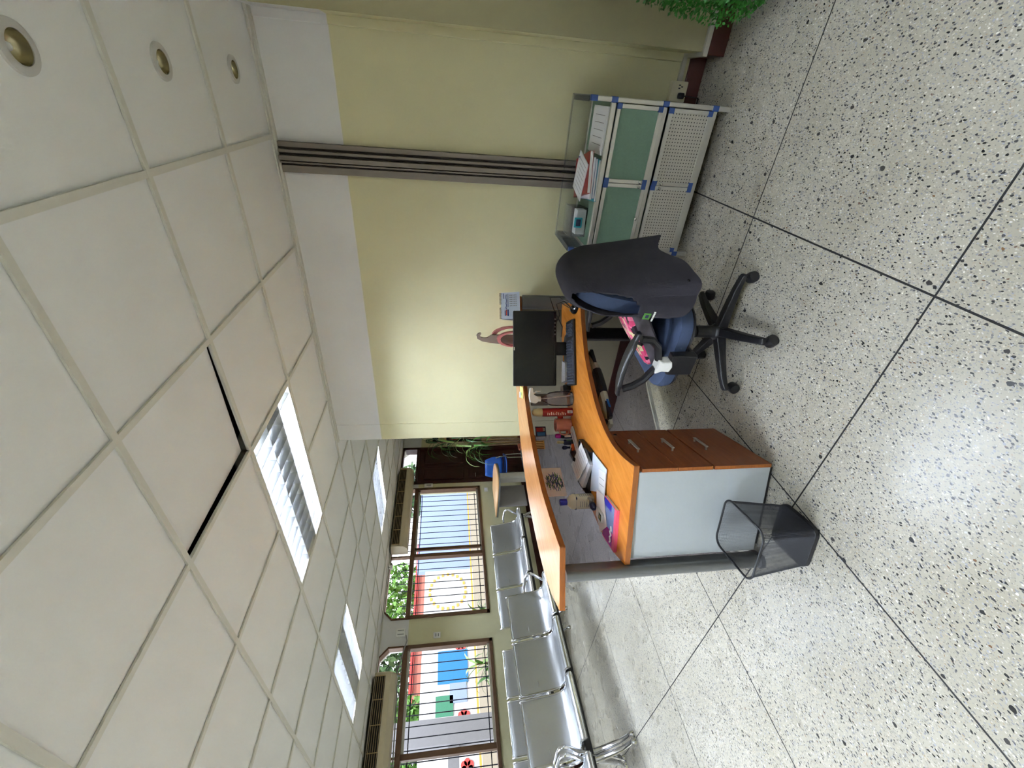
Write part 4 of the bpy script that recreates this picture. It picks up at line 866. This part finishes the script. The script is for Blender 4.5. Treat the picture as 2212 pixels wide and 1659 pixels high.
def pad(pts2, z0, z1, rnd_, nm, m_, M=None):
    R_ = []
    for k_, z in ((.9, z0), (.985, z0+rnd_*.4), (1, (z0+z1)/2), (.97, z1-rnd_*.5), (.86, z1-.004), (.5, z1)): R_.append([(x*k_, y*k_, z) for x, y in pts2])
    return MB().loft(R_, M=M).build(nm, m_, ch, smooth=True)
pad([(x+.0, y) for x, y in rrect(.47, .49, .12, 6)], .40, .49, .04, 'seat', 'chair_blue'); pad([(x*1.01, y*1.01) for x, y in rrect(.46, .48, .12, 6)], .392, .425, .02, 'seat_shell', 'black_plastic')
BM = Tr(-.255, 0, .73) @ Matrix.Rotation(math.radians(-9), 4, 'Y') @ Matrix.Rotation(PI/2, 4, 'Y')
pad(rrect(.50, .45, .15, 6), -.045, .045, .03, 'backrest', 'chair_blue', BM)
MB().box(-.33, -.29, -.035, .035, .36, .70).box(-.32, -.05, -.035, .035, .36, .385).build('back_bar', 'black_metal', ch, bevel=.008)
for sg in (-1, 1):
    y = sg*.285
    R_ = []
    for i in range(11):
        f = i/10; x = -.175+.36*f; z = .665+.05*math.sin(PI*(.15+f*.6)); wd = .029*(1 if .1 < f < .9 else .6); R_.append([(x, y-wd, z), (x, y+wd, z), (x, y+wd*.8, z+.02), (x, y-wd*.8, z+.02)])
    MB().loft(R_).build('armrest_pad', 'black_plastic', ch, bevel=.006)
    MB().tube([(-.14, y, .68), (-.135, y, .63), (-.1, y, .59), (-.03, y, .565)], .018, 8).build('armrest_strut', 'black_plastic', ch, smooth=True)
    MB().tube([(.15, y, .695), (.13, y, .645), (.09, y, .6), (.02, y, .565)], .017, 8).build('armrest_strut', 'black_plastic', ch, smooth=True)
    MB()._add([(x, y+e, z) for e in (-.026, .026) for x, z in ((-.04, .572), (.04, .572), (.026, .54), (.03, .505), (.0, .495), (-.03, .505), (-.026, .54))], [tuple(range(7)), tuple(range(13, 6, -1))] + [(i, (i+1) % 7, 7+(i+1) % 7, 7+i) for i in range(7)]).build('armrest_bracket', 'white_plastic', ch, bevel=.006)
    MB().box(-.06, .05, y-.022 if sg > 0 else y-.02, y+.02 if sg > 0 else y+.022, .385, .51).box(-.05, .05, min(y, sg*.1), max(y, sg*.1), .38, .4).build('armrest_support', 'black_plastic', ch, bevel=.006)
# ---- cushion leaning on the back
CM = Tr(-.075, 0, .60) @ Matrix.Rotation(math.radians(33), 4, 'Y')
cu = thing('seat_cushion', 'dark grey cushion with pink floral top leaning on the office chair', 'cushion', (CH.x, CH.y, 0), ca)
cp = rrect(.40, .40, .08, 5)
MB().loft([[(x*k_, y*k_, z) for x, y in cp] for k_, z in ((.8, -.05), (.97, -.038), (1, -.005), (.99, .02), (.97, .03))], M=CM).build('pillow_body', 'grey_cloth', cu, smooth=True)
MB().loft([[(x*k_, y*k_, z) for x, y in cp] for k_, z in ((.985, .022), (.975, .034), (.9, .046), (.6, .055), (.2, .058))], M=CM).build('floral_top', 'floral_cloth', cu, smooth=True)
# ---- sleeveless jacket hung over the back
vt = thing('draped_vest', 'dark grey sleeveless vest draped over the back of the office chair', 'vest', (CH.x, CH.y, 0), ca)
bm = bmesh.new(); n_ = 96; rings = []
ZS = [1.015, 1.005, .993, .98] + [.965-.0152*k for k in range(30)]
for j, z in enumerate(ZS):
    f = (1.015-z)/.57; ring = []
    dep_r = .02+.055*min(1, (1.015-z)/.05)**.5+.075*f; dep_f = .02+.05*min(1, (1.015-z)/.05)**.5+.02*f; wid = .10+.175*min(1, (1.015-z)/.15)**.6+.03*f; cx = -.275-.02*f
    for i in range(n_):
        a = 2*PI*i/n_; c_, s_ = math.cos(a), math.sin(a); e = .75
        x = cx + (dep_f if c_ > 0 else dep_r)*math.copysign(abs(c_)**e, c_); y = wid*math.copysign(abs(s_)**e, s_)
        wv = f*f*(.018*math.sin(5*a+1.3)+.012*math.sin(9*a)); x += wv*c_; y += wv*s_
        zz = z + max(0, f-.45)*(-.17*math.exp(-((a-2.25)/.38)**2) + .05*math.sin(6*a+.5) + .09*math.exp(-((a-1.0)/.5)**2) - .06*math.exp(-((a-3.7)/.3)**2))
        ring.append(bm.verts.new((x, y, zz)))
    rings.append(ring)
for j in range(len(ZS)-1):
    for i in range(n_):
        k = (i+1) % n_; a = 2*PI*(i+.5)/n_; zm = (ZS[j]+ZS[j+1])/2
        da = min(abs(a-PI/2), abs(a-1.5*PI)); hole = (da/.52)**2+((zm-.865)/.125)**2 < 1
        front_open = abs(math.atan2(math.sin(a), math.cos(a))) < .22 and zm < .86
        if not hole and not front_open: bm.faces.new((rings[j][i], rings[j][k], rings[j+1][k], rings[j+1][i]))
bm.faces.new(rings[0])
bmesh.ops.delete(bm, geom=[v for v in bm.verts if not v.link_faces], context='VERTS')
bmesh.ops.recalc_face_normals(bm, faces=bm.faces)
me = bpy.data.meshes.new('cloth'); bm.to_mesh(me); bm.free(); me.materials.append(MATS['charcoal_fabric'])
for p_ in me.polygons: p_.use_smooth = True
o = bpy.data.objects.new('cloth', me); COL.objects.link(o); o.parent = vt
sl = o.modifiers.new('thick', 'SOLIDIFY'); sl.thickness = .006; sb = o.modifiers.new('sub', 'SUBSURF'); sb.levels = 1; sb.render_levels = 1
# jacket emblem, seam and snaps on its rear face
def on_vest(xl, y, z, nm, m_, pts, th=.002):
    MB()._add([(xl, y+a, z+b) for a, b in pts] + [(xl-th, y+a, z+b) for a, b in pts], [tuple(range(len(pts))), tuple(range(2*len(pts)-1, len(pts)-1, -1))] + [(i, (i+1) % len(pts), len(pts)+(i+1) % len(pts), len(pts)+i) for i in range(len(pts))]).build(nm, m_, vt)
VM = Tr(-.262, .296, .685) @ Rz(1.38) @ Matrix.Rotation(-.12, 4, 'Y')
MB().box(0, .003, -.016, .016, -.004, .026, VM).build('emblem', 'leaf_green', vt)
MB().box(.003, .004, -.007, .009, .004, .018, VM).build('emblem_mark', 'navy', vt)
for k in range(6): MB().box(0, .003, -.024+.009*k, -.018+.009*k, -.02, -.013, VM).build('letter', 'white_plastic', vt)
for yy, zz in ((.235, .50), (.15, .475)): MB().ball((-.40, yy, zz+.03), .007, 8).build('snap', 'black_gloss', vt)
# ================================================================== aluminium cabinet
cab = thing('display_cabinet', 'low aluminium cabinet with green glass and perforated doors', 'cabinet', (-0.395, 2.79, 0))
cx0, cx1_, cy0, cy1_ = -0.80, 0.01, 2.58, 2.97
for x in (cx0, cx1_-.024):
    for y in (cy0, cy1_-.024):
        MB().box(x, x+.024, y, y+.024, 0, .78).build('post', 'aluminium', cab, True, bevel=.004)
def rail(a, b, c, d, z, h=.028): MB().box(a, b, c, d, z-h/2, z+h/2).build('rail', 'aluminium', cab, True, bevel=.004)
for z in (.085, .37, .655):
    rail(cx0+.024, cx1_-.024, cy0, cy0+.022, z); rail(cx0+.024, cx1_-.024, cy1_-.022, cy1_, z)
    for x in (cx0, cx1_-.022): rail(x, x+.022, cy0+.024, cy1_-.024, z)
MB().box(cx0+.01, cx1_-.01, cy0+.01, cy1_-.005, .655, .664).build('glass_top', 'frosted_green', cab, True)
MB().box(cx0+.01, cx1_-.01, cy0+.03, cy1_-.005, .36, .368).build('shelf', 'frosted_green', cab, True); MB().box(cx0+.01, cx1_-.01, cy0+.01, cy1_-.005, .075, .083).build('bottom_panel', 'perforated_sheet', cab, True)
for x in (cx0+.004, cx1_-.008): MB().box(x, x+.004, cy0+.02, cy1_-.02, .09, .65).build('side_panel', 'frosted_green', cab, True)
MB().box(cx0+.02, cx1_-.02, cy1_-.01, cy1_-.004, .09, .65).build('back_panel', 'frosted_green', cab, True)
for z in (.085, .37, .655, .765):
    for x in (cx0-.002, cx1_-.026): MB().box(x, x+.028, cy0-.002, cy0+.026, z-.018, z+.018).build('corner_joint', 'blue_joint', cab, True, bevel=.003)
mid = (cx0+cx1_)/2
for (z0, z1, core) in ((.387, .638, 'frosted_green'), (.102, .352, 'perforated_sheet')):
    for (a, b, hinge) in ((cx0+.026, mid-.001, 0), (mid+.001, cx1_-.026, 1)):
        ajar = core == 'perforated_sheet' and hinge == 1
        dx = b if hinge else a
        dd = thing('cabinet_door', '', '', (dx, cy0-.002, z0)); del dd['label']; del dd['category']; dd.parent = cab; dd.location = (dx-cab.location.x, cy0-.002-cab.location.y, z0)
        ORG[dd.name] = (dx, cy0-.002, z0)
        h = z1-z0
        MB().box(a+.018, b-.018, cy0-.006, cy0-.001, z0+.018, z1-.018).build('door_sheet', core, dd, True)
        for q_ in ((a, b, z0, z0+.02), (a, b, z1-.02, z1), (a, a+.02, z0+.02, z1-.02), (b-.02, b, z0+.02, z1-.02)): MB().box(q_[0], q_[1], cy0-.012, cy0, q_[2], q_[3]).build('door_rail', 'aluminium', dd, True, bevel=.002)
        for xx in (a, b-.024):
            for zz in (z0, z1-.024): MB().box(xx-.001, xx+.025, cy0-.0135, cy0, zz-.001, zz+.025).build('door_corner', 'blue_joint', dd, True)
        kx = (b-.012) if not hinge else (a+.012); kz = z0+.045 if core == 'frosted_green' else z1-.045
        MB().lathe([(.004, 0), (.004, .008), (.0085, .012), (.0085, .018), (.003, .021)], 14, Tr(kx, cy0-.012, kz) @ Matrix.Rotation(PI/2, 4, 'X')).build('knob', 'chrome', dd, True, smooth=True)
        if ajar: dd.rotation_euler = (math.radians(2.0), 0, 0)
MB().lathe([(.009, 0), (.009, .006), (.003, .007)], 14, Tr(mid-.19, cy0-.013, .405) @ Matrix.Rotation(PI/2, 4, 'X')).build('lock', 'chrome', cab, True)
# clear acrylic gallery round the top
for q_ in ((cx0, cx1_, cy1_-.006, cy1_), (cx0, cx0+.005, cy0+.02, cy1_), (cx1_-.005, cx1_, cy0+.02, cy1_)): MB().box(q_[0], q_[1], q_[2], q_[3], .67, .785).build('acrylic_side', 'clear_acrylic', cab, True)
MB().box(cx0, cx1_, cy1_-.03, cy1_, .785, .789).box(cx0, cx0+.03, cy0+.02, cy1_-.03, .785, .789).box(cx1_-.03, cx1_, cy0+.02, cy1_-.03, .785, .789).build('acrylic_rim', 'clear_acrylic', cab, True)
# ---- on the cabinet
ZK = .665
sheet('paper_stack', 'stack of printed white sheets at the right of the cabinet', [(-.035, 2.60), (-.035, 2.86), (-.265, 2.86), (-.265, 2.60)], ZK, 'paper', lines=5, group='papers on the cabinet', thick=.012)
def flat_book(name, label, x, y, z, w_, d_, h_, rot, cover, pages='paper', cat='book'):
    t = thing(name, label, cat, (x, y, z), rot, group='books stacked on the cabinet'); MB().box(-w_/2, w_/2, -d_/2, d_/2, 0, .002).box(-w_/2, w_/2, -d_/2, d_/2, h_-.002, h_).box(-w_/2, -w_/2+.002, -d_/2, d_/2, 0, h_).build('cover', cover, t); MB().box(-w_/2+.002, w_/2-.004, -d_/2+.003, d_/2-.003, .002, h_-.002).build('pages', pages, t); return t
flat_book('notebook', 'pale green notebook at the bottom of the pile on the cabinet', -.41, 2.725, ZK, .22, .27, .014, .12, 'teal'); flat_book('notebook', 'lilac notebook second from the bottom of the cabinet pile', -.41, 2.725, ZK+.0145, .21, .27, .014, .2, 'out_blue_wall')
flat_book('notebook', 'white folder with a dark spot in the cabinet pile', -.405, 2.73, ZK+.029, .22, .27, .012, .16, 'paper'); b_ = flat_book('binder', 'red binder near the top of the pile on the cabinet', -.39, 2.735, ZK+.0415, .22, .28, .022, .28, 'red_can')
t = sheet('printed_form', 'white form with a blue numeral on top of the red binder', [(-.315, 2.62), (-.265, 2.82), (-.475, 2.88), (-.525, 2.68)], ZK+.0645, 'paper', lines=7, group='papers on the cabinet', thick=.004)
MB().box(.09, .096, .05, .085, .0042, .0048).box(.08, .1, .05, .054, .0042, .0048).build('numeral', 'ink_blue', t)
t = thing('plastic_box', 'clear lidded plastic box with teal clips on the cabinet', 'box', (-.66, 2.79, ZK), .1)
MB().box(-.085, .085, -.1, .1, 0, .003).box(-.085, -.082, -.1, .1, 0, .085).box(.082, .085, -.1, .1, 0, .085).box(-.085, .085, -.1, -.097, 0, .085).box(-.085, .085, .097, .1, 0, .085).build('tub', 'clear_acrylic', t); MB().box(-.072, .072, -.088, .088, .004, .06).build('contents', 'paper', t)
MB().box(-.09, .09, -.104, .104, .085, .094).build('lid', 'clear_acrylic', t, bevel=.003); MB().box(-.03, .03, -.114, -.104, .03, .08).build('clip', 'teal', t, bevel=.003); MB().box(-.03, .03, .104, .112, .03, .08).build('clip', 'teal', t, bevel=.003); MB().box(-.02, .02, -.1145, -.1141, .04, .07).build('clip_slot', 'navy', t)

# ================================================================== wire bin
bc = Vector((-1.528, 1.005)); ba = math.atan2(.92-1.12, -1.41+1.46)
bn = thing('waste_bin', 'black wire mesh waste bin in front of the pedestal', 'bin', (bc.x, bc.y, 0), ba)
BH = .285
def bring(k, n=8): return [(x*k, y*k) for x, y in rrect(.205, .20, .035, n)]
def dense(P, m_):
    out = []
    for i in range(len(P)):
        a, b = Vector(P[i]), Vector(P[(i+1) % len(P)]); q_ = max(1, int((b-a).length/m_))
        for j in range(q_): out.append(tuple(a.lerp(b, j/q_)))
    return out
dn = dense(bring(1, 5), .0052); rows = 54
g = MB(); g.loft([[(x*(.98+.26*j/rows), y*(.98+.26*j/rows), .012+(BH-.012)*j/rows) for x, y in dn] for j in range(rows+1)], True, False)
o = g.build('mesh_wall', 'black_metal', bn); wf = o.modifiers.new('wire', 'WIREFRAME'); wf.thickness = .0017; wf.use_replace = True; wf.use_even_offset = False; stuff(o)
MB().loft([[(x*k_, y*k_, z) for x, y in bring(1)] for k_, z in ((.98, .001), (1.02, .004), (1.02, .022), (1.0, .024), (.99, .008), (.5, .006))]).build('base_tray', 'black_metal', bn, bevel=.001)
P = [(x*1.245, y*1.245, BH) for x, y in dense(bring(1, 8), .03)]; P.append(P[0]); P.append(P[1]); MB().tube(P, .0045, 8).build('rim', 'black_metal', bn, smooth=True)

# ================================================================== waiting benches
def make_bench(name, label, loc):
    t = thing(name, label, 'bench', loc, group='steel waiting benches')
    prof = [(-.335, .845), (-.325, .86), (-.312, .845), (-.30, .80), (-.265, .68), (-.245, .60), (-.225, .53), (-.19, .47), (-.13, .435), (-.05, .425), (.05, .43), (.15, .445), (.205, .445), (.235, .43), (.245, .405)]
    pitch, wd = .57, .53
    prof = [(x*.76, z) for x, z in prof]
    for k in range(3):
        y0 = -1.5*pitch+k*pitch+.015; y1 = y0+wd
        th = .008; low = [(x-(.006 if i < 8 else 0), z-.008) for i, (x, z) in enumerate(prof)]
        st = MB().loft([[(x, y, z) for x, z in prof] + [(x, y, z) for x, z in low[::-1]] for y in (y0, y0+.02, y1-.02, y1)]).build('seat_shell', 'steel_sheet', t, smooth=True)
        for y in (y0, y1): MB().tube([(x, y, z+.002) for x, z in prof], .0105, 8).build('edge_roll', 'chrome', st, smooth=True)
        MB().box(-.26, -.232, y0+.01, y1-.01, .842, .864).build('top_roll', 'chrome', st, bevel=.01); MB().tube([(.184, y0, .418), (.184, y1, .418)], .014, 8).build('front_roll', 'chrome', st, smooth=True)
        MB().tube([(-.197, y0+.06, .664), (-.197, y0+.11, .664)], .004, 6).build('back_slot', 'grey_plastic', st); [MB().tube([(-.1, yy, .40), (.08, yy, .40)], .012, 6).build('seat_bracket', 'black_metal', st) for yy in (y0+.05, y1-.05)]
    MB().box(-.075, -.005, -1.5*pitch-.02, 1.5*pitch+.02, .325, .385).build('beam', 'black_metal', t, bevel=.006)
    for y in (-1.5*pitch-.0, 1.5*pitch+.0):
        leg = MB().tube([(-.04, y, .36), (-.03, y, .30), (.03, y, .20), (.10, y, .10), (.17, y, .045), (.2, y, .035)], [.026, .026, .023, .021, .019, .018], 10).tube([(-.05, y, .30), (-.10, y, .17), (-.17, y, .07), (-.22, y, .035)], [.024, .022, .02, .018], 10).build('leg', 'chrome', t, smooth=True)
        for x in (.2, -.22): MB().lathe([(.012, .04), (.018, .028), (.026, .01), (.026, .001)], 14, Tr(x, y, 0)).build('foot', 'chrome', leg, smooth=True)
        MB().tube([(-.05, y, .37), (-.17, y, .43), (-.235, y, .52), (-.24, y, .60), (-.2, y, .645), (-.1, y, .655), (.05, y, .65), (.11, y, .635), (.13, y, .60), (.1, y, .55), (.02, y, .46), (-.02, y, .38)], .0165, 9).build('arm_loop', 'chrome', t, smooth=True)
    return t
b1 = make_bench('waiting_bench', 'steel three seat bench nearest the reception counter', (-4.72, 1.95, 0))
b1.rotation_euler = (0, 0, .13)
def bench_copy(label, loc):
    c = copy_tree(b1); c.location = loc; c['label'] = label; c.rotation_euler = (0, 0, .13 if loc[0] > -5 else 0.0); return c
bench_copy('steel bench cut off at the left end of the front row', (-4.49, .20, 0)); bench_copy('steel three seat bench under the far window', (-5.80, 3.68, 0)); bench_copy('steel three seat bench under the nearer window behind the front row', (-5.85, 1.75, 0))

# ================================================================== second table, blue chair, far plant
t = thing('round_end_table', 'pale wooden round ended table on a grey screen by the door', 'table', (-5.6, 5.15, 0))
out = [(q_.x, q_.y) for q_ in smoothline([(-6.15, 5.42), (-5.8, 5.52), (-5.52, 5.43), (-5.35, 5.22), (-5.29, 4.98), (-5.37, 4.83), (-5.6, 4.77), (-6.15, 4.77)], 5)]
MB().prism([(x, y) for x, y in out], .715, .745).build('table_top', 'pale_table_wood', t, True); MB().prism([(-5.6+(x+5.6)*1.012, 5.15+(y-5.15)*1.012) for x, y in out], .70, .728).build('edge_band', 'post_grey', t, True)
MB().box(-5.76, -5.60, 5.18, 5.30, 0, .70).build('column_leg', 'table_white', t, True, bevel=.03); MB().box(-5.93, -5.90, 4.80, 5.25, .2, .70).build('modesty_panel', 'panel_grey', t, True)
pts = [(-5.95, 5.2), (-5.8, 5.05), (-5.72, 4.85), (-5.78, 4.66)]; MB().tube([(-5.96, 5.3, .12), (-5.8, 5.05, .1), (-5.75, 4.75, .04)], .02, 8).build('foot_bar', 'post_grey', t, True, smooth=True)
bcx = thing('blue_chair', 'blue plastic chair with chrome frame behind the round ended table', 'chair', (-6.12, 5.98, 0), 2.2)
R_ = []
for i in range(7):
    f = i/6; z = .52+.34*f; x = -.2-.06*f; w_ = .2*(1-.25*max(0, f-.6)/.4); R_.append([(x+.03*(y/.2)**2, y, z) for y in [-w_+2*w_*j/8 for j in range(9)]])
o = MB().loft(R_, False, False).build('backrest', 'chair_plastic_blue', bcx, smooth=True); o.modifiers.new('t', 'SOLIDIFY').thickness = .02
R_ = []
for i in range(7):
    f = i/6; x = -.2+.4*f; R_.append([(x, y, .45+.02*(y/.2)**2-.02*math.sin(PI*f)) for y in [-.2+.4*j/8 for j in range(9)]])
o = MB().loft(R_, False, False).build('seat', 'chair_plastic_blue', bcx, smooth=True); o.modifiers.new('t', 'SOLIDIFY').thickness = .02
for sg in (-1, 1):
    MB().tube([(.2, sg*.19, 0), (.17, sg*.18, .43)], .011, 8).build('leg', 'chrome', bcx); MB().tube([(-.26, sg*.19, 0), (-.2, sg*.18, .43)], .011, 8).build('leg', 'chrome', bcx)
    MB().tube([(-.17, sg*.19, .43), (-.22, sg*.205, .47), (-.235, sg*.205, .58), (-.24, sg*.18, .66)], .011, 8).build('back_tube', 'chrome', bcx, smooth=True)
rnd = random.Random(23)
strap_plant('tall_plant', 'tall strap leaved plant with arching leaves beside the dark door', (-5.2, 5.68, 0), [(0, 0, 1.9), (.06, .05, 1.5), (-.05, -.06, 1.15)], 22, .62, .026, ['leaf_green', 'leaf_dark', 'leaf_pale', 'leaf_dark'], rnd, pot=.17, droop=1.15, spread=.8)
t = thing('notice_board', 'dark wall board with papers behind the tall plant', 'notice board', (XL+.001, 7.45, .3)); MB().box(0, .04, -.42, .42, 0, 1.6).build('board', 'ac_dark', t, bevel=.004)
for z, m_ in ((.15, 'cardboard'), (.5, 'paper_warm'), (1.05, 'red_can'), (1.3, 'cardboard')): MB().box(.04, .044, -.38, .1, z, z+.18).build('pinned_paper', m_, t)
t = thing('cardboard_folder', 'flat beige cardboard box standing against the wall by the door', 'box', (XL+.06, 7.02, 0)); MB().box(0, .09, -.10, .10, 0.001, .82).build('box_body', 'cardboard', t, bevel=.004); MB().box(-.005, .095, -.105, .105, .80, .84).build('box_lid', 'cardboard', t)

# ================================================================== leafy bush at the pilaster
bs = thing('leafy_bush', 'dense bright green artificial bush at the right edge beside the pilaster', 'plant', (.64, 2.45, 0))
MB().lathe([(.10, .001), (.13, .16), (.14, .16), (.14, .18), (.11, .18)], 20).build('pot', 'terracotta', bs, smooth=True)
MB().tube([(0, 0, .1), (0, 0, .5), (.01, 0, .85)], [.03, .025, .015], 7).build('trunk', 'stem_brown', bs)
rnd = random.Random(9); m = MB()
for _ in range(17000):
    z = .03+1.07*rnd.random(); f = (z-.03)/1.07; R0 = .305*(min(1, (f+.12)/.3))**.6*(1-.32*max(0, f-.2)/.8); a = rnd.uniform(0, 2*PI); r_ = R0*(.62+.38*rnd.random()**.5)*(1+.07*math.sin(6*a+9*f))
    p = Vector((r_*math.cos(a), r_*math.sin(a), z)); d_ = Vector((math.cos(a)*.8+rnd.gauss(0, .5), math.sin(a)*.8+rnd.gauss(0, .5), .3+rnd.gauss(0, .6))).normalized(); e = d_.cross(Vector((rnd.gauss(0, 1), rnd.gauss(0, 1), rnd.gauss(0, 1)))).normalized(); l = rnd.uniform(.012, .025)
    m._add([p, p+d_*l*.5+e*l*.32, p+d_*l, p+d_*l*.5-e*l*.32], [(0, 1, 2, 3)])
stuff(m.build('foliage', 'bush_green', bs))
